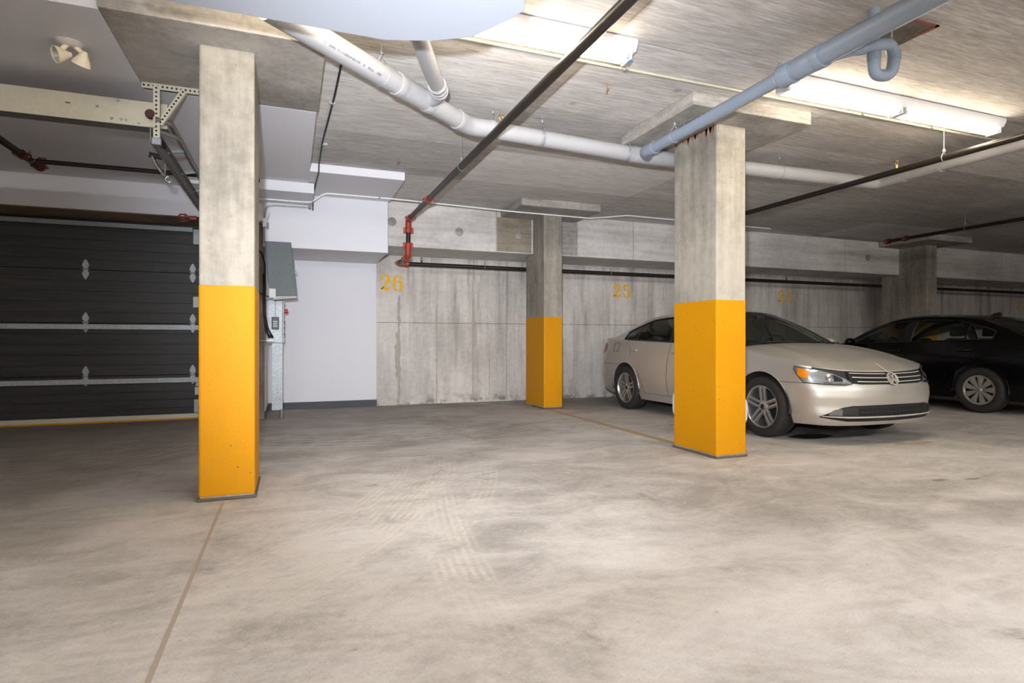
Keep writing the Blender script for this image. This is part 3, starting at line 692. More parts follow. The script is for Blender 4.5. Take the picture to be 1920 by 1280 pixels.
MB().tube([B3, B4], .055, 18).build('pipe', 'pvcw', D1, smooth=60)
collar(B2-Vector((.22, -.01, 0)), (1, 0, 0), .066, .06, 'pvcw', D1); collar(B3-Vector((0, .1, 0)), (0, 1, 0), .057, .07, 'pvcw', D1); collar((6.3, 4.05, zz), (0, 1, 0), .056, .03, 'pvcw', D1)
Wy = A-dv*.66
collar(Wy-dv*.24, dv, rr, .07, 'pvcw', D1); collar(Wy+dv*.10, dv, rr, .07, 'pvcw', D1); MB().tube([Wy-dv*.24, Wy+dv*.1], rr*1.06, 20).build('wye_body', 'pvcw', D1, smooth=60)
bd = Vector((.43, 1.0, 0)).normalized(); Bq = Vector((.975, 4.06, zz+.012)); 
MB().tube([Bq-bd*1.4, Bq], .056, 18).build('branch_pipe', 'pvc', D1, smooth=60)
MB().tube(fillet([Bq-bd*.02, Bq+bd*.15, Wy+dv*.06+Vector((.02, .0, 0))], .08), .061, 18).build('branch_elbow', 'pvc', D1, smooth=60)
for k in (.0, .055, .10): collar(Bq+bd*k, bd, .061, .02, 'pvcw', D1, 'collar', 1.07)
hanger(Wy-dv*.42, dv, rr, D1)
for x in (1.62, 2.1, 3.02, 4.9): hanger((x, 4.70+(x-1.4)*.08 if x < 3.3 else 4.81, zz), (1, .05, 0), rr, D1)
# printed pipe marks
def pipe_print(start, d, r, n, parent, side, mat='print', s=.011):
    m = MB(); p = Vector(start); d = Vector(d).normalized(); up = Vector(side).normalized()
    lat = d.cross(up)
    rnd = random.Random(n)
    for i in range(n):
        if rnd.random() < .18: p = p+d*s*1.3; continue
        q = p+up*(r+.0008)
        h = s*1.5
        m.bar(q-lat*h/2, q+lat*h/2, s*.22, .001, up=up)
        if rnd.random() < .7: m.bar(q+lat*h*.4*rnd.choice((-1, 0, 1)), q+lat*h*.4*rnd.choice((-1, 0, 1))+d*s*.7, s*.22, .001, up=up)
        if rnd.random() < .6: m.bar(q+d*s*.6-lat*h/2, q+d*s*.6+lat*h/2*rnd.random(), s*.22, .001, up=up)
        p = p+d*s*1.25
    tag(m.build('pipe_print', mat, parent, weld=False), None, None, None, 'stuff')
pipe_print(Wy-dv*.98, dv, rr, 36, D1, (.45, -.55, -.55))
D2 = thing('drain_pipe', 'blue-grey plastic drain pipe running forward overhead with a looped trap', 'pipe', (3.11, 3, 2.8))
z2 = 2.80
MB().tube([(3.11, 4.62, z2), (3.08, 2.92, z2)], .05, 18).build('pipe', 'pvcb', D2, smooth=60)
MB().tube([(3.08, 2.95, z2), (3.11, -.5, z2+.02)], .063, 20).build('pipe', 'pvcb', D2, smooth=60)
MB().tube(fillet([(3.11, 4.5, z2), (3.11, 4.66, z2+.01), (3.26, 4.84, z2+.03)], .08), .056, 18).build('elbow', 'pvcb', D2, smooth=60)
collar((3.11, 4.52, z2), (0, 1, 0), .052, .06, 'pvcb', D2); collar((3.25, 4.855, zz), (1, .05, 0), rr, .34, 'pvcw', D2, 'tee_body', 1.06)
for a, b, k in ((2.95, .10, 1.16), (2.80, .14, 1.1), (2.70, .06, 1.16)): collar((3.082, a, z2), (0, 1, 0), .063, b, 'pvcb', D2, 'collar', k)
hanger((3.08, 3.02, z2), (0, 1, 0), .055, D2); hanger((3.105, 4.2, z2), (0, 1, 0), .05, D2, HD)
pipe_print((3.095, 4.1, z2), (0, -1, 0), .05, 100, D2, (-.7, 0, .45))
# trap
rt = .031
MB().tube([(3.12, 2.74, z2), (3.25, 2.53, z2+.005)], rt*.95, 14).build('trap_arm', 'pvcb', D2, smooth=60)
tp = fillet([(3.22, 2.57, z2+.004), (3.30, 2.47, z2+.01), (3.40, 2.47, z2+.02), (3.42, 2.47, z2-.06)], .05)
MB().tube(tp, rt*1.12, 16).build('trap_bend', 'pvcb', D2, smooth=60)
tp = fillet([(3.42, 2.47, z2-.05), (3.41, 2.48, z2-.16), (3.30, 2.51, z2-.16), (3.30, 2.51, z2-.06)], .055, 8)
MB().tube(tp, rt*1.12, 16).build('trap_loop', 'pvcb', D2, smooth=60)
MB().tube([(3.30, 2.51, z2-.08), (3.30, 2.51, HC)], rt, 14).build('trap_riser', 'pvcb', D2, smooth=60)
collar((3.30, 2.51, z2-.05), (0, 0, 1), rt, .05, 'pvcb', D2, 'collar', 1.2); collar((3.42, 2.47, z2-.04), (0, 0, 1), rt, .05, 'pvcb', D2, 'collar', 1.2); collar((3.24, 2.545, z2+.005), (.52, -.85, 0), rt, .04, 'pvcb', D2, 'collar', 1.2)
MB().tube([(3.40, 2.47, z2+.05), (3.40, 2.47, HC)], .004, 6).build('hanger', 'galv', D2)
# cut-out patch over the trap
cp = tag(MB().box(3.38, 3.86, 2.50, 2.80, HC-.004, HC+.002).build('ceiling_patch', 'darkpatch', ceil), None); cp['label'] = 'dark patch in the slab around the trap pipe'
for a in ((3.36, 3.39, 2.55, 2.9), (3.38, 3.86, 2.49, 2.505), (3.83, 3.86, 2.49, 2.6)): MB().box(a[0], a[1], a[2], a[3], HC-.008, HC+.001).build('firestop_bead', 'firestop', ceil)

# ------------------------------------------------------------------ lights
def strip_light(xa, xb, y, label, seen=True):
    t = thing('strip_light', label, 'light', ((xa+xb)/2, y, HC), 'fluorescent strip lights')
    z0 = HC-.075
    MB().prism([(-.085, HC-.03), (-.06, z0), (.06, z0), (.085, HC-.03), (.085, HC-.001), (-.085, HC-.001)], xa, xb, lambda a, b, d: (d, y+a, b)).build('housing', 'fixture', t, bevel=.003)
    xm = (xa+xb)/2
    for a, b in ((xa+.03, xm-.015), (xm+.015, xb-.03)):
        for dy in (-.038, .038):
            tb = MB().tube([(a+.03, y+dy, z0-.028), (b-.03, y+dy, z0-.028)], .019, 12).build('tube', 'tube' if seen else 'fill_tube', t, smooth=60)
            if seen:
                for e, k in ((a, 1), (b, -1)):
                    MB().tube([(e+k*.018, y+dy, z0-.028), (e+k*.034, y+dy, z0-.028)], .0195, 10).build('end_cap', 'galv', tb)
        if seen:
            for e in (a+.008, b-.008): MB().box(e-.008, e+.008, y-.062, y+.062, z0-.052, z0).build('lamp_holder', 'fixture', t, bevel=.004)
    return t
strip_light(3.46, 6.04, 3.40, 'lit fluorescent strip light on the right side of the ceiling')
l1 = strip_light(-.42, 2.16, 3.40, 'lit fluorescent strip light half hidden by the white hanging panel')
MB().box(2.118, 2.135, 3.35, 3.40, HC-.13, HC-.10).build('lamp_cap', 'blue', l1)['label'] = 'small blue lamp cap'
for xa, y, nm in ((-3.6, -1.6, 'left'), (1.2, -1.6, 'middle'), (6.0, -1.6, 'right'), (1.2, -6.0, 'far middle'), (7.0, -6.0, 'far right')):  # unseen fixtures added as even frontal fill
    strip_light(xa, xa+2.58, y, 'added fluorescent fill light behind the viewpoint, %s one' % nm, False)

# conduits
def conduit(label, pts, r, mat='galvwarm', cl=()):
    t = thing('conduit', label, 'conduit', pts[0])
    MB().tube(fillet(pts, .08), r, 8).build('tube', mat, t, smooth=50)
    for p in cl: MB().box(p[0]-.012, p[0]+.012, p[1]-.022, p[1]+.022, p[2]-.004, p[2]+.02).build('strap', 'galv', t)
    return t
conduit('thin metal conduit along the ceiling beside the strip lights', [(-.3, 3.69, HC-.014), (9, 3.69, HC-.014)], .012, cl=[(x, 3.69, HC-.024) for x in (.7, 2.3, 3.4, 4.7, 5.6, 7)])
conduit('white painted conduit under the white soffits continuing past the back column',
        [(-.42, 7.85, 2.794), (.25, 7.85, 2.794), (.40, 7.85, 2.929), (1.28, 7.84, 2.929), (3.0, 7.93, 2.917), (4.32, 7.95, 2.917), (4.6, 7.98, 2.96), (5.0, 8.0, 3.025), (8, 8.05, 3.025)], .011, 'white_plastic', cl=[(1.1, 7.84, 2.922)])
cj = conduit('short bent metal conduit dropping to the small box on the pier', [(.24, 8.06, 2.772), (-.21, 8.06, 2.767), (-.295, 8.06, 2.74), (-.312, 8.06, 2.59)], .009, 'galv')
MB().box(.215, .255, 8.04, 8.098, 2.757, 2.79).build('end_box', 'dsteel', cj)
wr = thing('hanging_wire', 'dark thin cable running along the ceiling to the soffit', 'cable', (.33, 5, 3))
MB().tube([(.345, 4.1, HC-.012), (.335, 4.93, HC-.012), (.30, 6.1, HC-.012), (.30, 6.93, HC-.014), (.297, 6.93, 2.935), (.285, 7.4, 2.935), (.275, 8.05, 2.93), (.272, 8.07, 2.74)], .0085, 6).build('wire', 'cable', wr)
for y in (5.1, 6.2): MB().box(.30, .35, y-.012, y+.012, HC-.024, HC-.002).build('staple', 'galv', wr)
for x, y in ((2.30, 3.95), (1.1, 6.4)):
    s = tag(MB().tube([(x, y, HC), (x-.01, y+.01, HC-.08), (x+.03, y+.04, HC-.03)], .004, 5).build('wire_stub', 'rust'), 'rusty bent tie wire poking from the slab beside the drop panel' if x > 2 else 'rusty bent tie wire poking from the slab near the white soffit', 'wire')

# ------------------------------------------------------------------ door operator on the pier
mc = thing('motor_cover', 'grey sheet-metal cover with a slanted front on the concrete pier', 'metal cover', (-.15, 8.05, 1.6))
MB().prism([(-.304, 2.287), (.005, 2.287), (.072, 1.608), (-.239, 1.594), (-.277, 1.86)], 7.95, 8.095, lambda a, b, d: (a, d, b)).build('hood', 'tin', mc, bevel=.006)
MB().prism([(-.30, 2.23), (-.02, 2.23), (.04, 1.63), (-.239, 1.62)], 8.095, 8.235, lambda a, b, d: (a, d, b)).build('back_plate', 'dsteel', mc)
MB().prism([(-.22, 1.60), (.067, 1.613), (.075, 1.58), (-.20, 1.551)], 7.96, 8.22, lambda a, b, d: (a, d, b)).build('bottom_tray', 'dsteel', mc)
MB().box(-.253, -.177, 7.942, 7.952, 1.575, 1.69).build('switch_plate', 'sticker', mc, bevel=.002)
for z in (1.91, 1.943): MB().tube([(.033, 8.03, z), (.072, 8.03, z)], .007, 6).build('bolt', 'galv', mc)
cb = thing('control_box', 'galvanised door control box with a small keypad below the grey cover', 'control box', (-.2, 8.4, 1.0))
bx = MB().box(-.308, -.10, 8.33, 8.75, 1.0, 1.57).build('cabinet', 'galv', cb, bevel=.006)
MB().box(-.10, -.083, 8.325, 8.755, .995, 1.575).build('front_door', 'galv', cb, bevel=.004)
kp = MB().box(-.235, -.145, 8.305, 8.33, 1.18, 1.345).build('keypad', 'keypad', cb, bevel=.01)
for i in range(3):
    for j in range(3): MB().box(-.215+.018*i, -.203+.018*i, 8.300, 8.306, 1.215+.03*j, 1.233+.03*j).build('key', 'keys', kp)
MB().tube([(-.19, 8.325, 1.345), (-.19, 8.325, 1.57)], .004, 6).build('wire', 'dsteel', cb)
for z in (1.04, 1.53): MB().box(-.105, -.075, 8.315, 8.33, z-.02, z+.02).build('hinge', 'dsteel', cb)
MB().tube([(-.083, 8.42, 1.43), (-.035, 8.42, 1.43)], .028, 14).build('stop_button', 'estop', cb, smooth=40)['label'] = 'red stop button'
for z in (1.12, 1.2, 1.28): MB().tube([(-.083, 8.42, z), (-.07, 8.42, z)], .012, 8).build('push_button', 'keypad', cb)
pc = thing('cable_cover', 'speckled galvanised cable cover standing below the control box', 'cable cover', (-.17, 8.4, 0))
m = MB().box(-.235, -.10, 8.345, 8.46, .105, 1.0); m.build('channel', 'galv', pc, bevel=.003)
m = MB(); rq = random.Random(5)
for i in range(70): 
    x, z = -.225+rq.random()*.11, .14+rq.random()*.82; m.box(x, x+.012, 8.3435, 8.346, z, z+.006)
tag(m.build('perforation', 'dsteel', pc), None, None, None, 'stuff')
MB().tube([(-.115, 8.36, .0), (-.115, 8.36, .12)], .022, 10).build('foot', 'dsteel', pc, smooth=40)
jb = thing('junction_box', 'small grey junction box high beside the pier on the white bulkhead', 'junction box', (-.3, 8.06, 2.5))
MB().box(-.335, -.29, 8.03, 8.095, 2.48, 2.59).build('box', 'white_plastic', jb, bevel=.004)
MB().box(-.285, -.262, 8.05, 8.095, 2.465, 2.545).build('side_box', 'dsteel', jb, bevel=.004)
MB().tube([(-.315, 8.06, 2.49), (-.315, 8.06, 2.28)], .009, 8).build('conduit_stub', 'galv', jb)
MB().tube([(-.28, 8.07, 2.57), (-.26, 8.07, 2.62), (-.25, 8.07, 2.67)], .003, 5).build('wire_end', 'cable', jb)
kb = thing('cable_bundle', 'black cables hanging from the pier into the control box', 'cable', (-.3, 8.3, 1.1))
for k, pts in enumerate(([(-.43, 8.22, 2.21), (-.36, 8.21, 2.19), (-.315, 8.22, 2.05), (-.31, 8.23, 1.8), (-.315, 8.24, 1.4), (-.285, 8.26, 1.2), (-.24, 8.3, 1.11)],
                         [(-.33, 8.22, 1.9), (-.325, 8.23, 1.6), (-.325, 8.24, 1.35), (-.30, 8.25, 1.18), (-.275, 8.3, 1.10)],
                         [(-.43, 8.22, 1.72), (-.37, 8.21, 1.64), (-.30, 8.22, 1.61), (-.1, 8.3, 1.615)])):
    MB().tube(fillet(pts, .06, 3), .012 if k < 2 else .007, 8).build('cable', 'cable', kb, smooth=True)
for x in (-.24, -.275): MB().tube([(x, 8.3, 1.11), (x+.015, 8.32, 1.07)], .016, 8).build('gland', 'gap', kb)
lv = thing('release_handle', 'white plastic release handle sticking out beside the control box', 'handle', (-.3, 8.2, 1.0))
MB().tube([(-.30, 8.22, 1.035), (-.20, 8.22, 1.035)], .02, 10).build('grip', 'white_plastic', lv, smooth=40)
MB().tube([(-.42, 8.21, 1.035), (-.29, 8.22, 1.035)], .006, 6).build('rod', 'galv', lv)
# pale case between column and car
cs = thing('storage_case', 'white rounded case half hidden behind the column beside the silver car', 'case', (4.2, 5.1, 0))
MB().box(4.02, 4.36, 4.62, 5.56, .14, .50).build('shell', 'white_plastic', cs, bevel=.12, seg=6)
MB().box(4.06, 4.32, 4.72, 5.48, 0, .20).build('base', 'tan', cs, bevel=.03)

# ------------------------------------------------------------------ sedans
# local frame: x forward from the front axle, y left, z up
CPTS = [  # x, y, top z, low z : half outline from nose to tail
 (.818, 0, .705, .195), (.811, .22, .708, .195), (.786, .44, .716, .195), (.728, .63, .730, .195), (.625, .765, .748, .195), (.48, .840, .772, .195),
 (.28, .872, .822, .19), (0, .884, .872, .19), (-.40, .890, .930, .185), (-1.0, .893, .952, .18), (-1.8, .893, .982, .18), (-2.4, .890, 1.004, .18),
 (-2.8, .882, 1.020, .185), (-3.2, .852, 1.040, .22), (-3.45, .800, 1.050, .26), (-3.62, .70, 1.058, .28), (-3.715, .52, 1.064, .29), (-3.755, .28, 1.068, .29), (-3.765, 0, 1.070, .29)]
def cr(P, n=40):
    P = np.array(P, float); out = []
    Q = np.vstack([2*P[0]-P[1], P, 2*P[-1]-P[-2]])
    Q[0, 1] = -P[1, 1]; Q[0, 0] = P[1, 0]; Q[-1, 1] = -P[-2, 1]; Q[-1, 0] = P[-2, 0]
    for i in range(1, len(Q)-2):
        p0, p1, p2, p3 = Q[i-1:i+3]
        for j in range(n):
            t = j/n; out.append(.5*(2*p1+(p2-p0)*t+(2*p0-5*p1+4*p2-p3)*t*t+(3*p1-p0-3*p2+p3)*t**3))
    out.append(P[-1]); return np.array(out)
OUT = cr(CPTS); OS = np.concatenate([[0], np.cumsum(np.hypot(*np.diff(OUT[:, :2], axis=0).T))])
TG = np.gradient(OUT[:, :2], axis=0); TG /= np.hypot(TG[:, 0], TG[:, 1])[:, None]
NX, NY = TG[:, 1], -TG[:, 0]
def oat(s):
    f = lambda a: float(np.interp(s, OS, a))
    return f(OUT[:, 0]), f(OUT[:, 1]), f(NX), f(NY), f(OUT[:, 2]), f(OUT[:, 3])
def s_x(x): return float(np.interp(-x, -OUT[:, 0], OS))
def s_y(y): return float(np.interp(y, OUT[:280, 1], OS[:280]))
DF = ([.15, .19, .24, .30, .38, .47, .55, .60, .66, .72], [.11, .06, .025, .008, .012, 0, .006, .026, .050, .085])
DS = ([.15, .2, .28, .4, .55, .66, .70, .78, .86, .93, 1.0, 1.07], [.085, .06, .026, .008, 0, .002, .006, .016, .034, .052, .070, .09])
DR = ([.26, .32, .42, .55, .62, .66, .8, .95, 1.02, 1.08], [.07, .03, .0, 0, .02, .05, .055, .075, .10, .16])
def sstep(t): t = min(1, max(0, t)); return t*t*(3-2*t)
def surf(s, z, off=0.):
    x, y, nx, ny, zt, zl = oat(s)
    wf = sstep((nx-.2)/.6); wr = sstep((-nx-.2)/.6); ws = 1-wf-wr
    d = wf*np.interp(z, *DF)+wr*np.interp(z, *DR)+ws*np.interp(z, *DS)-off
    return Vector((x-nx*d, y-ny*d, z))
def surfn(s, z):
    a = surf(s+.01, z)-surf(s-.01, z); b = surf(s, z+.01)-surf(s, z-.01); n = b.cross(a); n.normalize()
    return n if n.dot(Vector((oat(s)[2], oat(s)[3], 0))) > 0 else -n
WB = 2.65; RA = .362; ZA = .330
def arch(x):
    for xc in (0., -WB):
        if abs(x-xc) < RA: return ZA+math.sqrt(RA*RA-(x-xc)**2)
    return None
def patch(s0, s1, zl, zt, nu=30, nv=14, off=0., xs=None):
    """s0,s1 functions of z; zl,zt functions of s (or numbers)"""
    F = lambda f: f if callable(f) else (lambda q, f=f: f)
    s0, s1, zl, zt = F(s0), F(s1), F(zl), F(zt)
    us = xs if xs is not None else [i/nu for i in range(nu+1)]
    rows = []
    for u in us:
        col = []
        for j in range(nv+1):
            v = j/nv; z = .6
            for _ in range(5):
                s = s0(z)*(1-u)+s1(z)*u; z = zl(s)*(1-v)+zt(s)*v
            col.append(surf(s, z, off))
        rows.append(col)
    m = MB(); m.v = [tuple(p) for c in rows for p in c]; k = nv+1
    m.f = [(i*k+j, i*k+j+1, (i+1)*k+j+1, (i+1)*k+j) for i in range(len(us)-1) for j in range(nv)]
    return m
ztop = lambda s: oat(s)[4]; zlow = lambda s: oat(s)[5]
def zl_arch(base):
    def f(s):
        x = oat(s)[0]; a = arch(x); b = base(s) if callable(base) else base
        return max(a, b) if a else b
    return f
def pl(*kv):  # piecewise-linear function
    a, b = zip(*kv); return lambda q: float(np.interp(q, a, b))
def coons(c0, c1, d0, d1, nu, nv, crown=None):
    """c0,c1: curves in u (v=0,1); d0,d1: curves in v (u=0,1)"""
    def f(u, v):
        p = c0(u)*(1-v)+c1(u)*v+d0(v)*(1-u)+d1(v)*u-(c0(0)*(1-u)*(1-v)+c0(1)*u*(1-v)+c1(0)*(1-u)*v+c1(1)*u*v)
        if crown: p = p+Vector((0, 0, crown(u, v)))
        return p
    return f
def curve(pts):
    P = np.array(pts, float); n = len(P)
    Q = np.vstack([2*P[0]-P[1], P, 2*P[-1]-P[-2]])
    L = np.concatenate([[0], np.cumsum(np.linalg.norm(np.diff(P, axis=0), axis=1))]); L /= L[-1]
    def f(t):
        i = min(n-2, max(0, int(np.searchsorted(L, t, 'right')-1))); q = (t-L[i])/(L[i+1]-L[i])
        p0, p1, p2, p3 = Q[i:i+4]
        return Vector(.5*(2*p1+(p2-p0)*q+(2*p0-5*p1+4*p2-p3)*q*q+(3*p1-p0-3*p2+p3)*q**3))
    return f
# greenhouse edge: A pillar, roof rail, C pillar
XA, XC = -.46, -3.20
EA = surf(s_x(XA), ztop(s_x(XA))); EC = surf(s_x(XC), ztop(s_x(XC)))
TP = [tuple(EA), (-.66, .765, 1.062), (-.90, .690, 1.215), (-1.12, .625, 1.325), (-1.34, .592, 1.388), (-1.65, .580, 1.418), (-2.0, .574, 1.414), (-2.35, .572, 1.378), (-2.62, .590, 1.310), (-2.86, .640, 1.208), (-3.05, .715, 1.112), tuple(EC)]
TPA = np.array(TP); TC = curve(TP)
_tt = np.array([TC(i/400) for i in range(401)]); IA = int(np.argmin(abs(_tt[:, 0]+1.16))); IC = int(np.argmin(abs(_tt[:, 0]+2.60)))
def topx(x): return float(np.interp(-x, -_tt[:, 0], _tt[:, 1])), float(np.interp(-x, -_tt[:, 0], _tt[:, 2]))
def side(x, z, off=0.):
    e = surf(s_x(x), ztop(s_x(x))); yt, zt = topx(x); h = max(zt-e.z, 1e-4); k = min(1.2, max(0, (z-e.z)/h))
    return Vector((x, e.y+(yt-e.y)*k+math.sin(math.pi*min(1, k))*h*.07+off, z))
def belt(x): return surf(s_x(x), ztop(s_x(x))).z
def sidestrip(x0, x1, zb, zt, nu, nv, off=0.):
    return MB().grid(lambda u, v: side(x0+(x1-x0)*u, zb(x0+(x1-x0)*u)*(1-v)+zt(x0+(x1-x0)*u)*v, off), nu, nv)
wtop = lambda x: max(belt(x)+.028, topx(x)[1]-.058) if x > -1.2 else topx(x)[1]-.062-.03*sstep((-x-2.2)/.4)
wbot = lambda x: belt(x)+.022

def make_wheel(car, x, sgn, style):
    """wheel axis along y, outer face towards sgn"""
    w_ = bpy.data.objects.new('wheel', None); COL.objects.link(w_); w_.parent = car; w_.location = (x, sgn*.775, .318); w_.empty_display_size = .05
    w_.rotation_euler = (0, 0, 0 if sgn > 0 else math.pi)
    LOC[w_.name] = Vector((0, 0, 0))
    toY = Matrix.Rotation(R(-90), 4, 'X')    # local z -> +y
    prof = [(.218, .09), (.228, .103), (.262, .110), (.292, .105), (.308, .094), (.316, .078)]
    for g in (.056, .02, -.02, -.056): prof += [(.318, g+.006), (.309, g+.004), (.309, g-.004), (.318, g-.006)]
    prof += [(.316, -.078), (.308, -.094), (.292, -.105), (.25, -.11), (.218, -.09)]
    MB().lathe(prof, 64, toY).build('tyre', 'tyre', w_, smooth=35, local=True)
    lip = .216 if style == 'alloy' else .205
    MB().lathe([(.219, .088), (.221, .098), (.214, .100), (.208, .092), (.202, .06), (.196, -.08)], 56, toY).build('rim', 'alloy' if style == 'alloy' else 'alloydark', w_, smooth=40, local=True)
    MB().lathe([(0, .0), (.15, .0), (.15, -.02), (0, -.02)], 40, toY).build('brake_disc', 'alloydark', w_, smooth=30, local=True)
    if style == 'alloy':
        for k in range(5):
            for q in (-1, 1):
                a0 = 2*math.pi*k/5+math.pi/2+q*.20; a1 = 2*math.pi*k/5+math.pi/2+q*.235
                m = MB(); vs = []
                for r, wd, yo, th in ((.046, .015, .072, .03), (.10, .0165, .080, .024), (.17, .018, .086, .02), (.213, .024, .090, .018)):
                    a = 2*math.pi*k/5+math.pi/2+q*math.asin(.026/r)
                    c = Vector((r*math.cos(a), 0, r*math.sin(a))); t = Vector((-math.sin(a), 0, math.cos(a)))
                    vs += [c-t*wd+Vector((0, yo-th, 0)), c-t*wd+Vector((0, yo-.004, 0)), c-t*wd*.35+Vector((0, yo, 0)), c+t*wd*.35+Vector((0, yo, 0)), c+t*wd+Vector((0, yo-.004, 0)), c+t*wd+Vector((0, yo-th, 0))]
                fs = [(i*6+j, i*6+j+1, i*6+j+7, i*6+j+6) for i in range(3) for j in range(5)]+[(i*6+5, i*6, i*6+6, i*6+11) for i in range(3)]
                m.add(vs, fs).build('spoke', 'alloy', w_, smooth=30, local=True)
        MB().lathe([(0, .082), (.034, .081), (.048, .076), (.062, .066), (.066, .045)], 28, toY).build('hub', 'alloy', w_, smooth=35, local=True)
        MB().lathe([(0, .086), (.024, .0855), (.028, .081)], 24, toY).build('center_cap', 'alloydark', w_, smooth=35, local=True)
        for k in range(5):
            a = 2*math.pi*(k+.5)/5+math.pi/2
            MB().lathe([(0, .084), (.007, .083), (.008, .07)], 8, Matrix.Translation((.047*math.cos(a), 0, .047*math.sin(a))) @ toY).build('lug_nut', 'chrome', w_, smooth=35, local=True)
    else:
        MB().lathe([(.0, .06), (.20, .045)], 40, toY).build('cap_back', 'trimblack', w_, smooth=True, local=True)
        MB().lathe([(.180, .078), (.192, .092), (.206, .094), (.214, .085)], 56, toY).build('cap_rim', 'hubcap', w_, smooth=40, local=True)
        for k in range(9):
            a = 2*math.pi*k/9+.3; t = Vector((-math.sin(a), 0, math.cos(a))); d = Vector((math.cos(a), 0, math.sin(a))); vs = []
            for r, wd, yo in ((.03, .012, .082), (.09, .024, .088), (.15, .036, .091), (.192, .046, .090)):
                c = d*r; vs += [c-t*wd+Vector((0, yo-.03, 0)), c-t*wd+Vector((0, yo-.004, 0)), c+Vector((0, yo, 0)), c+t*wd*.9+Vector((0, yo-.006, 0)), c+t*wd+Vector((0, yo-.03, 0))]
            MB().add(vs, [(i*5+j, i*5+j+1, i*5+j+6, i*5+j+5) for i in range(3) for j in range(4)]).build('cap_spoke', 'hubcap', w_, smooth=25, local=True)
        MB().lathe([(0, .098), (.026, .097), (.034, .09), (.04, .08)], 24, toY).build('center_cap', 'hubcap', w_, smooth=35, local=True)
        for k, a in enumerate((60, 105, 240, 300)): MB().bar((0, .099, 0), (.02*math.cos(R(a)), .099, .02*math.sin(R(a))), .005, .003).build('cap_mark', 'chrome', w_, local=True)
    return w_

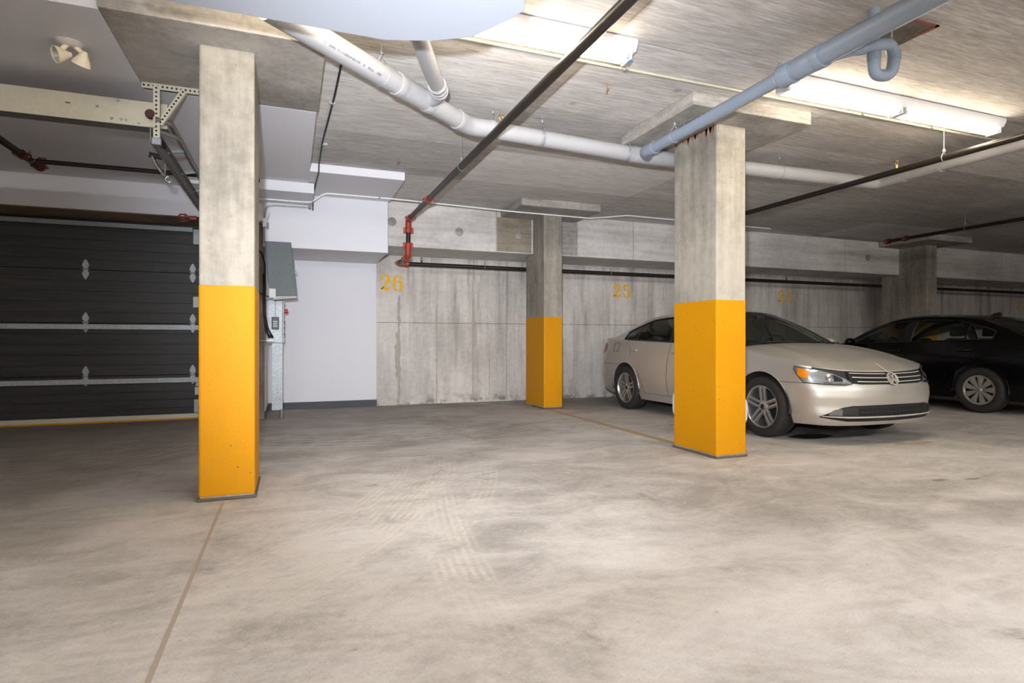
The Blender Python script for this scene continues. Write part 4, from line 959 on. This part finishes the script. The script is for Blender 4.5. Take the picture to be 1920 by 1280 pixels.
def make_sedan(label, paint, style, glass_back):
    car = thing('sedan_car', label, 'car', (0, 0, 0)); LOC[car.name] = Vector((0, 0, 0))
    def both(mb, name, mat, smooth=40, parent=None, **kw):
        objs = []
        for sg in (1, -1):
            q = MB(); q.v = [(x, sg*y, z) for x, y, z in mb.v]; q.f = list(mb.f)
            objs.append(q.build(name, mat, parent[0 if sg > 0 else 1] if parent else car, smooth=smooth, local=True, **kw))
        return objs
    def whole(mb, name, mat, smooth=40, parent=None, **kw):
        mb.mirror_y(); return mb.build(name, mat, parent or car, smooth=smooth, local=True, **kw)
    g = .004; S = OS[-1]
    # bumpers and body panels, each panel its own mesh with real shut gaps
    sB = s_x(RA-.003); ARX = RA
    ab = lambda xc, sg: (lambda z: s_x(xc+sg*math.sqrt(max(0, RA*RA-(z-ZA)**2))) if abs(z-ZA) < RA and z > ZA else s_x(xc+sg*RA))
    whole(patch(0, ab(0, 1), zlow, lambda s: .598, 60, 22), 'front_bumper', paint, 60)
    dfront = pl((.18, s_x(-.50)), (.55, s_x(-.53)), (.95, s_x(-.49)))     # front edge of the front door
    def fender_low(s):
        x = oat(s)[0]; a = arch(x)
        if a and x > -RA: return max(a, .602) if x > 0 else a
        return .602 if x > 0 else .27
    sF = s_x(.56)
    xsF = sorted(set([i/44 for i in range(45)]))
    both(patch(sF, lambda z: dfront(z)-g, fender_low, ztop, nv=16, nu=90), 'fender', paint, 50)
    bpil = pl((.18, s_x(-1.60)), (.5, s_x(-1.63)), (1., s_x(-1.60)))
    dr = both(patch(lambda z: dfront(z)+g, lambda z: bpil(z)-g, .285, ztop, 24, 20), 'front_door', paint, 50)
    def rearedge(z):
        a = s_x(-2.20) if z < .40 else None
        xx = np.interp(z, [.28, .40, .55, .70, .80, 1.02], [-2.16, -2.21, -2.30, -2.42, -2.53, -2.66])
        return s_x(float(xx))
    rd = both(patch(lambda z: bpil(z)+g, lambda z: rearedge(z)-g, .285, ztop, 26, 20), 'rear_door', paint, 50)
    both(patch(s_x(-.34), s_x(-2.31), lambda s: oat(s)[5], .281, 30, 6), 'side_sill', paint, 50)
    both(patch(rearedge, lambda z: s_x(-3.46), zl_arch(lambda s: .281 if oat(s)[0] > -2.65 else .662), ztop, 90, 18), 'quarter_panel', paint, 50)
    whole(patch(lambda z: ab(-WB, -1)(z), S, zlow, .658, 60, 16), 'rear_bumper', paint, 60)
    whole(patch(s_x(-3.455), S, .663, ztop, 40, 14), 'tail_panel', paint, 60)
    both(patch(s_x(-3.34), s_x(-3.34)+.42, pl((s_x(-3.34), .86), (s_x(-3.34)+.1, .82), (s_x(-3.34)+.42, .80)), pl((s_x(-3.34), .94), (s_x(-3.34)+.06, .975), (s_x(-3.34)+.42, .965)), 24, 6, .008), 'tail_light', 'redlens', True)
    # arch lips and wheel wells
    for xc in (0, -WB):
        pts = []
        for a in np.linspace(-.04, math.pi+.04, 40):
            x, z = xc+RA*math.cos(a), ZA+RA*math.sin(a); p = surf(s_x(x), z); pts.append(p+Vector((0, .001, 0)))
        both(MB().tube(pts, .005, 6), 'arch_lip', paint, True)
        both(MB().grid(lambda u, v: (xc+(RA+.006)*math.cos(math.pi*(1.08*u-.04)), .872-.34*v, ZA+(RA+.006)*math.sin(math.pi*(1.08*u-.04))), 28, 3), 'wheel_well', 'well', True)
        both(MB().grid(lambda u, v: (xc+(RA+.006)*(2*u-1), .535, .16+v*(ZA-.16+math.sqrt(max(0, (RA+.006)**2-((RA+.006)*(2*u-1))**2)))), 20, 6), 'well_back', 'well', False)
    # hood, deck, roof, glass
    CWc = Vector((-.26, 0, .985)); cowl = curve([CWc, (-.285, .30, .980), (-.345, .60, .962), tuple(surf(s_x(XA+.05), ztop(s_x(XA+.05))))])
    sH = s_x(.56); sHe = s_x(XA+.05)
    cen = curve([CWc, (.03, 0, .945), (.34, 0, .878), (.57, 0, .805), tuple(surf(0, ztop(0)))])
    c_side = lambda v: surf(sHe+(sH-sHe)*v, ztop(sHe+(sH-sHe)*v))
    c_front = lambda u: surf(sH*u, ztop(sH*u))
    hoodf = coons(cowl, c_front, cen, c_side, 0, 0, lambda u, v: .020*math.exp(-((u-.70)/.10)**2)*math.sin(math.pi*min(1, v*1.05))**.6*(1-v*.4)+.016*math.sin(math.pi*u)*math.sin(math.pi*v))
    whole(MB().grid(lambda u, v: hoodf(u*.955, v), 36, 40), 'hood', paint, True, solid=.004)
    both(MB().grid(lambda u, v: hoodf(.958+.042*u, v)+Vector((0, 0, -.001)), 3, 40), 'fender_top', paint, True)
    wsb = curve([CWc+Vector((-.05, 0, -.012)), (-.335, .30, .970), (-.395, .60, .957), tuple(EA)])
    aedge = lambda v: TC(v*IA/400); Atop = aedge(1)
    hdr = curve([(-1.10, 0, 1.418), (-1.112, .32, 1.403), tuple(Atop)])
    wcen = curve([CWc+Vector((-.05, 0, -.012)), (-.58, 0, 1.150), (-.86, 0, 1.308), (-1.10, 0, 1.418)])
    wsf = coons(wsb, hdr, wcen, aedge, 0, 0)
    whole(MB().grid(lambda u, v: wsf(u*.945, .02+v*.955), 24, 24), 'windshield', 'glass', True)
    both(MB().grid(lambda u, v: wsf(.945+.055*u, v), 3, 24), 'windshield_pillar', paint, True)
    whole(MB().grid(lambda u, v: wsf(u*.95, .975+.03*v)+Vector((0, 0, .001)), 24, 2), 'windshield_header', 'trimblack', True)
    whole(MB().grid(lambda u, v: wsf(u*.95, -.06+.085*v)+Vector((0, 0, .002)), 24, 2), 'cowl_panel', 'trimblack', True)
    for y0, y1 in ((.62, .05), (.0, -.56)):
        MB().tube([(-.32, y0, .985), (-.36, (y0+y1)/2, .998), (-.37, y1, .999)], .008, 6).build('wiper', 'trimblack', car, local=True)
    rail = lambda v: TC((IA+(IC-IA)*v)/400); Ctop = rail(1)
    rhd = curve([(-2.50, 0, 1.398), (-2.515, .32, 1.378), tuple(Ctop)])
    rcen = curve([(-1.10, 0, 1.418), (-1.4, 0, 1.446), (-1.8, 0, 1.455), (-2.2, 0, 1.438), (-2.50, 0, 1.398)])
    rf = coons(hdr, rhd, rcen, rail, 0, 0, lambda u, v: .004*math.sin(math.pi*u))
    whole(MB().grid(lambda u, v: rf(u, .003+v*.994), 20, 30), 'roof', paint, True, solid=.004)
    cedge = lambda v: TC((IC+(400-IC)*v)/400)
    rgb = curve([(-3.26, 0, 1.092), (-3.25, .4, 1.086), tuple(EC)])
    gcen = curve([(-2.50, 0, 1.398), (-2.78, 0, 1.296), (-3.05, 0, 1.178), (-3.26, 0, 1.092)])
    rgf = coons(rhd, rgb, gcen, cedge, 0, 0)
    whole(MB().grid(lambda u, v: rgf(u*.80, .05+v*.88), 20, 16), 'rear_window', glass_back, True)
    both(MB().grid(lambda u, v: rgf(.80+.20*u, v), 6, 16), 'rear_pillar', paint, True)
    whole(MB().grid(lambda u, v: rgf(u*.81, .055*v), 20, 2), 'rear_header', paint, True); whole(MB().grid(lambda u, v: rgf(u*.81, .93+.07*v), 20, 2), 'rear_sill', paint, True)
    sC = s_x(XC)
    dcen = curve([(-3.26, 0, 1.092), (-3.45, 0, 1.090), tuple(surf(S, ztop(S)))])
    def dside(v): s = sC+(s_x(-3.55)-sC)*v; return surf(s, ztop(s))
    sT = s_x(-3.55); drear = lambda u: surf(S+(sT-S)*u, ztop(S+(sT-S)*u))
    dk = coons(rgb, drear, dcen, dside, 0, 0, lambda u, v: .006*math.sin(math.pi*v))
    whole(MB().grid(dk, 24, 14), 'trunk_lid', paint, True)
    # side frames and panes
    XW0, XW1 = -.70, -2.78
    both(sidestrip(XA, XC, lambda x: belt(x), lambda x: min(wbot(x), topx(x)[1]), 60, 2), 'belt_strip', paint, True)
    both(sidestrip(XA, XW0, lambda x: min(wbot(x), topx(x)[1]), lambda x: topx(x)[1], 10, 6), 'pillar_base', paint, True)
    both(sidestrip(XW0, XW1, lambda x: max(wbot(x), wtop(x)), lambda x: topx(x)[1], 70, 4), 'roof_rail', paint, True)
    both(sidestrip(XW1, XC, lambda x: min(wbot(x), topx(x)[1]), lambda x: topx(x)[1], 14, 8), 'rear_quarter', paint, True)
    panes = ((XW0, -1.53, 'glass', 'front_window'), (-1.66, -2.42, 'glass', 'rear_side_window'), (-2.45, XW1, 'glass', 'quarter_window'))
    for a, b, gm, nm in panes: both(sidestrip(a, b, wbot, lambda x: max(wbot(x), wtop(x)), 26, 12, -.006), nm, gm, True)
    for a, b in ((-1.53, -1.66), (-2.42, -2.45)): both(sidestrip(a, b, wbot, wtop, 6, 10, .001), 'window_divider', 'trimblack', True)
    # trim loop around the windows
    loop = [side(x, wbot(x)-.004, .004) for x in np.linspace(XW0, XW1, 40)]+[side(x, max(wbot(x), wtop(x))+.004, .004) for x in np.linspace(XW1, XW0, 60)]
    both(MB().tube(loop, .010, 6, closed=True), 'window_seal', 'trimblack', True)
    rl = [side(x, max(wbot(x), wtop(x))+.012, .008) for x in np.linspace(-2.60, XW1, 10)]
    both(MB().tube(rl, .005, 5), 'window_brightwork', 'chrome', True)
    # nose: backing, grille, headlamps, badge
    whole(patch(0, s_x(.555), .597, ztop, 40, 8, -.012), 'nose_backing', 'trimblack', True)
    sG = s_y(.505)
    whole(patch(0, sG+.01, pl((0, .585), (s_y(.40), .590), (sG+.01, .604)), lambda s: ztop(s)-.004, 30, 6, .001), 'grille', 'gap', True)
    for zc in (.612, .650, .688):
        e = {0: s_y(.44), 1: s_y(.485), 2: s_y(.50)}[(0 if zc < .62 else 1 if zc < .66 else 2)]
        both(patch(s_y(.066), e, lambda s, zc=zc: zc-.0042+.012*(s/sG)**2, lambda s, zc=zc: zc+.0042+.012*(s/sG)**2, 20, 2, .016), 'grille_bar', 'bright', True)
        whole(patch(0, s_y(.46), lambda s, zc=zc: zc-.012+.012*(s/sG)**2, lambda s, zc=zc: zc+.001+.012*(s/sG)**2, 24, 2, .005), 'grille_slat', 'trimblack', True)
    so = s_x(.46)  # outer end of headlamp
    hb = pl((s_y(.49), .600), (s_y(.56), .588), (s_y(.70), .592), (so-.05, .604), (so, .66), (so+.05, .73))
    ht = pl((s_y(.49), .606), (s_y(.56), .655), (s_y(.66), .700), (s_y(.76), .728), (so, .752), (so+.05, .762))
    hl = both(patch(s_y(.49), so+.05, hb, ht, 40, 8, .004), 'headlamp', 'housing', True)
    inn = lambda f, d: (lambda s: f(s)+d)
    both(patch(s_y(.53), s_y(.74), inn(hb, .004), lambda s: hb(s)+.022, 24, 3, .007), 'chrome_band', 'chrome', True, hl)
    both(patch(so-.085, so+.015, pl((so-.085, .640), (so, .664), (so+.015, .672)), pl((so-.085, .722), (so, .742), (so+.015, .746)), 10, 6, .009), 'turn_signal', 'amber', True, hl)
    both(patch(s_y(.58), s_y(.66), lambda s: hb(s)+.030, lambda s: ht(s)-.016, 14, 6, .006), 'lamp_mask', 'trimblack', True, hl)
    pj = surf(s_y(.695), .655, .008); pn = surfn(s_y(.695), .655)
    both(MB().lathe([(0, .006), (.020, .004), (.030, .0), (.036, .006), (.039, 0)], 24, Matrix.Translation(pj) @ pn.to_track_quat('Z', 'Y').to_matrix().to_4x4()), 'projector', 'chrome', True, hl)
    both(patch(s_y(.49), so+.05, hb, ht, 40, 8, .013), 'lens_cover', 'clear', True, hl)
    ol = [surf(s, hb(s), .012) for s in np.linspace(s_y(.49), so+.05, 24)]+[surf(s, ht(s), .012) for s in np.linspace(so+.05, s_y(.49), 24)]
    both(MB().tube(ol, .004, 5, closed=True), 'lamp_gasket', 'trimblack', True, hl)
    # round emblem
    bz = .642; bx = surf(0, bz).x+.022; tilt = math.atan2(surf(0, .60).x-surf(0, .69).x, .09)
    em = bpy.data.objects.new('emblem', None); COL.objects.link(em); em.parent = car; em.location = (bx, 0, bz); em.rotation_euler = (0, -tilt, 0); LOC[em.name] = Vector((0, 0, 0)); em.empty_display_size = .05
    toX = Matrix.Rotation(R(90), 4, 'Y'); rE = .067
    MB().lathe([(rE-.011, -.006), (rE-.011, .004), (rE-.008, .007), (rE-.002, .007), (rE, .003), (rE, -.01)], 40, toX).build('ring', 'bright', em, smooth=35, local=True)
    MB().lathe([(0, -.004), (rE, -.004), (rE, -.02), (0, -.02)], 32, toX).build('disc', 'trimblack', em, smooth=30, local=True)
    def stroke(a, b, nm): MB().bar((.002, a[0], a[1]), (.002, b[0], b[1]), .0105, .008, up=(1, 0, 0)).build(nm, 'bright', em, local=True)
    for k in (1, -1):
        stroke((k*.023, .050), (k*.002, .006), 'upper_stroke')
        stroke((k*.047, .028), (k*.024, -.042), 'lower_stroke'); stroke((k*.024, -.042), (k*.002, .0), 'lower_stroke')
    # lower intake
    whole(patch(0, s_y(.765), pl((0, .232), (s_y(.55), .238), (s_y(.765), .275)), pl((0, .392), (s_y(.50), .388), (s_y(.60), .372), (s_y(.765), .282)), 40, 8, .003), 'lower_intake', 'gap', True)
    whole(patch(0, s_y(.44), .362, .386, 20, 2, .007), 'intake_bar', 'trimblack', True); whole(patch(0, s_y(.42), .318, .332, 20, 2, .008), 'intake_bar', 'trimblack', True)
    for i in range(7): both(patch(s_y(.03+.05*i), s_y(.036+.05*i), .29, .386, 2, 4, .006), 'intake_rib', 'trimblack', True)
    both(patch(s_y(.44), s_y(.70), .29, pl((s_y(.44), .386), (s_y(.60), .368), (s_y(.70), .316)), 16, 5, .006), 'fog_surround', 'trimblack', True)
    both(patch(s_y(.60), s_y(.705), .295, pl((s_y(.60), .36), (s_y(.66), .352), (s_y(.705), .312)), 12, 5, .010), 'fog_lamp', 'fog', True)
    whole(patch(0, s_y(.75), pl((0, .268), (s_y(.55), .272), (s_y(.75), .284)), pl((0, .284), (s_y(.55), .288), (s_y(.75), .292)), 36, 2, .014), 'intake_brightwork', 'bright', True)
    tow = surf(s_y(.10), .415, .002)
    # small side details
    for nm, xh, zh in (('front', -1.44, .845), ('rear', -2.44, .870)):
        p = surf(s_x(xh), zh); par = dr if nm == 'front' else rd
        both(MB().tube([p+Vector((.085, .004, 0)), p+Vector((.07, .028, .004)), p+Vector((-.06, .03, .004)), p+Vector((-.085, .004, 0))], [.009, .012, .012, .009], 8), 'door_handle', paint if style == 'alloy' else 'trimblack', True, par)
    fd = [surf(s_x(x), z, .0015) for x, z in ((-2.90, .84), (-2.89, .97), (-3.04, .985), (-3.06, .855))]
    MB().tube([(p.x, -p.y, p.z) for p in fd], .003, 5, closed=True).build('fuel_flap_edge', 'gap', car, local=True)
    # mirrors
    pm = surf(s_x(-.62), .95)
    mm = MB(); base = Vector((-.72, .955, .995))
    mm.grid(lambda u, v: base+Vector((.075*math.sin(math.pi*v)*math.cos(2*math.pi*u)+.02*math.cos(math.pi*v), -.11*math.cos(math.pi*v), .068*math.sin(math.pi*v)**.7*math.sin(2*math.pi*u))), 20, 10)
    mir = both(mm, 'side_mirror', paint, True)
    both(MB().bar((-.72, .86, .965), (-.71, .92, .985), .05, .03), 'mirror_stalk', 'trimblack', False, mir)
    # underside, cabin tub, interior
    MB().box(-3.6, .64, -.60, .60, .19, .24).build('underbody', 'trimblack', car, local=True)
    m = MB()
    m.add([(x, y, z) for x, y, z in ((-.36, -.78, .26), (-.36, .78, .26), (-3.0, .76, .26), (-3.0, -.76, .26), (-.36, -.76, .90), (-.36, .76, .90), (-3.0, .74, .97), (-3.0, -.74, .97))],
          [(0, 1, 2, 3), (0, 1, 5, 4), (1, 2, 6, 5), (2, 3, 7, 6), (3, 0, 4, 7)])
    m.build('cabin_tub', 'interior', car, local=True)
    MB().prism([(-.42, .90), (-.46, .955), (-.75, .975), (-.92, .94), (-.98, .80), (-.95, .60), (-.42, .60)], -.76, .76, lambda a, b, d: (a, d, b)).build('dashboard', 'interior', car, local=True, bevel=.02)
    MB().prism([(-.78, .955), (-.80, 1.0), (-.93, .985), (-.96, .93)], .22, .54, lambda a, b, d: (a, d, b)).build('instrument_hood', 'interior', car, local=True, bevel=.02)
    cst = Vector((-1.10, .38, .92)); ax = Vector((.0, 1, 0)); up = Vector((.42, 0, .91)).normalized()
    MB().tube([cst+ax*.185*math.cos(t)+up*.185*math.sin(t) for t in np.linspace(0, 2*math.pi, 30, endpoint=False)], .014, 8, closed=True).build('steering_wheel', 'interior', car, smooth=True, local=True)
    for xs in (-1.62, ):
        for y in (.38, -.38):
            st = MB().prism([(xs+.32, .40), (xs+.34, .52), (xs-.12, .50), (xs-.24, .62), (xs-.40, 1.05), (xs-.50, 1.06), (xs-.36, .5), (xs-.25, .36)], y-.24, y+.24, lambda a, b, d: (a, d, b)).build('front_seat', 'seat', car, local=True, bevel=.05, seg=3)
            MB().prism([(xs-.40, 1.08), (xs-.42, 1.24), (xs-.50, 1.25), (xs-.53, 1.10)], y-.13, y+.13, lambda a, b, d: (a, d, b)).build('headrest', 'seat', st, local=True, bevel=.035, seg=3)
    MB().prism([(-2.15, .42), (-2.12, .54), (-2.52, .52), (-2.70, .9), (-2.78, 1.05), (-2.92, 1.05), (-2.80, .5)], -.66, .66, lambda a, b, d: (a, d, b)).build('rear_bench', 'seat', car, local=True, bevel=.05, seg=3)
    MB().prism([(-2.86, 1.03), (-2.86, 1.06), (-3.2, 1.075), (-3.2, 1.04)], -.68, .68, lambda a, b, d: (a, d, b)).build('parcel_shelf', 'interior', car, local=True)
    for y in (.42, -.42): MB().prism([(-2.78, 1.05), (-2.80, 1.16), (-2.88, 1.16), (-2.90, 1.05)], y-.12, y+.12, lambda a, b, d: (a, d, b)).build('rear_headrest', 'seat', car, local=True, bevel=.03, seg=3)
    # pale pillar linings and headliner
    both(sidestrip(-1.54, -1.65, wbot, lambda x: wtop(x), 4, 8, -.03), 'pillar_lining', 'pillar', True)
    both(MB().grid(lambda u, v: TC((IA*(.05+.95*v))/400)+Vector((-.05-.03*u, -.025-.035*u, -.03)), 2, 16), 'windshield_lining', 'pillar', True)
    whole(MB().grid(lambda u, v: rf(u, v)-Vector((0, 0, .03)), 16, 20), 'headliner', 'pillar', True)
    MB().box(-.93, -.89, -.125, .125, 1.235, 1.305).build('rear_view_mirror', 'trimblack', car, local=True, bevel=.015)
    MB().box(-.99, -.90, -.06, .06, 1.29, 1.36).build('mirror_mount', 'trimblack', car, local=True, bevel=.01)
    if style == 'cap':
        MB().prism([(-2.30, 1.425), (-2.36, 1.47), (-2.44, 1.485), (-2.46, 1.42)], -.012, .012, lambda a, b, d: (a, d, b)).build('roof_antenna', 'trimblack', car, local=True, bevel=.004)
    for o in list(car.children_recursive):      # a slightly lower roof line
        if o.type == 'MESH' and o.parent.name.split('.')[0] not in ('wheel', 'emblem'):
            for v in o.data.vertices:
                if v.co.z > .98: v.co.z = .98+(v.co.z-.98)*.90
    for x in (0, -WB):
        for sg in (1, -1): make_wheel(car, x, sg, style)
    return car
SCL = 1.022
car = make_sedan('silver sedan parked nose out behind the front right yellow column', 'silver', 'alloy', 'glass')
car.location = (5.615, 4.885, 0); car.rotation_euler = (0, 0, R(-90)); car.scale = (SCL,)*3
car2 = make_sedan('black sedan parked nose to the wall at the right edge', 'blackpaint', 'cap', 'privacy')
car2.location = (10.09, 8.11, 0); car2.rotation_euler = (0, 0, R(90)); car2.scale = (SCL,)*3
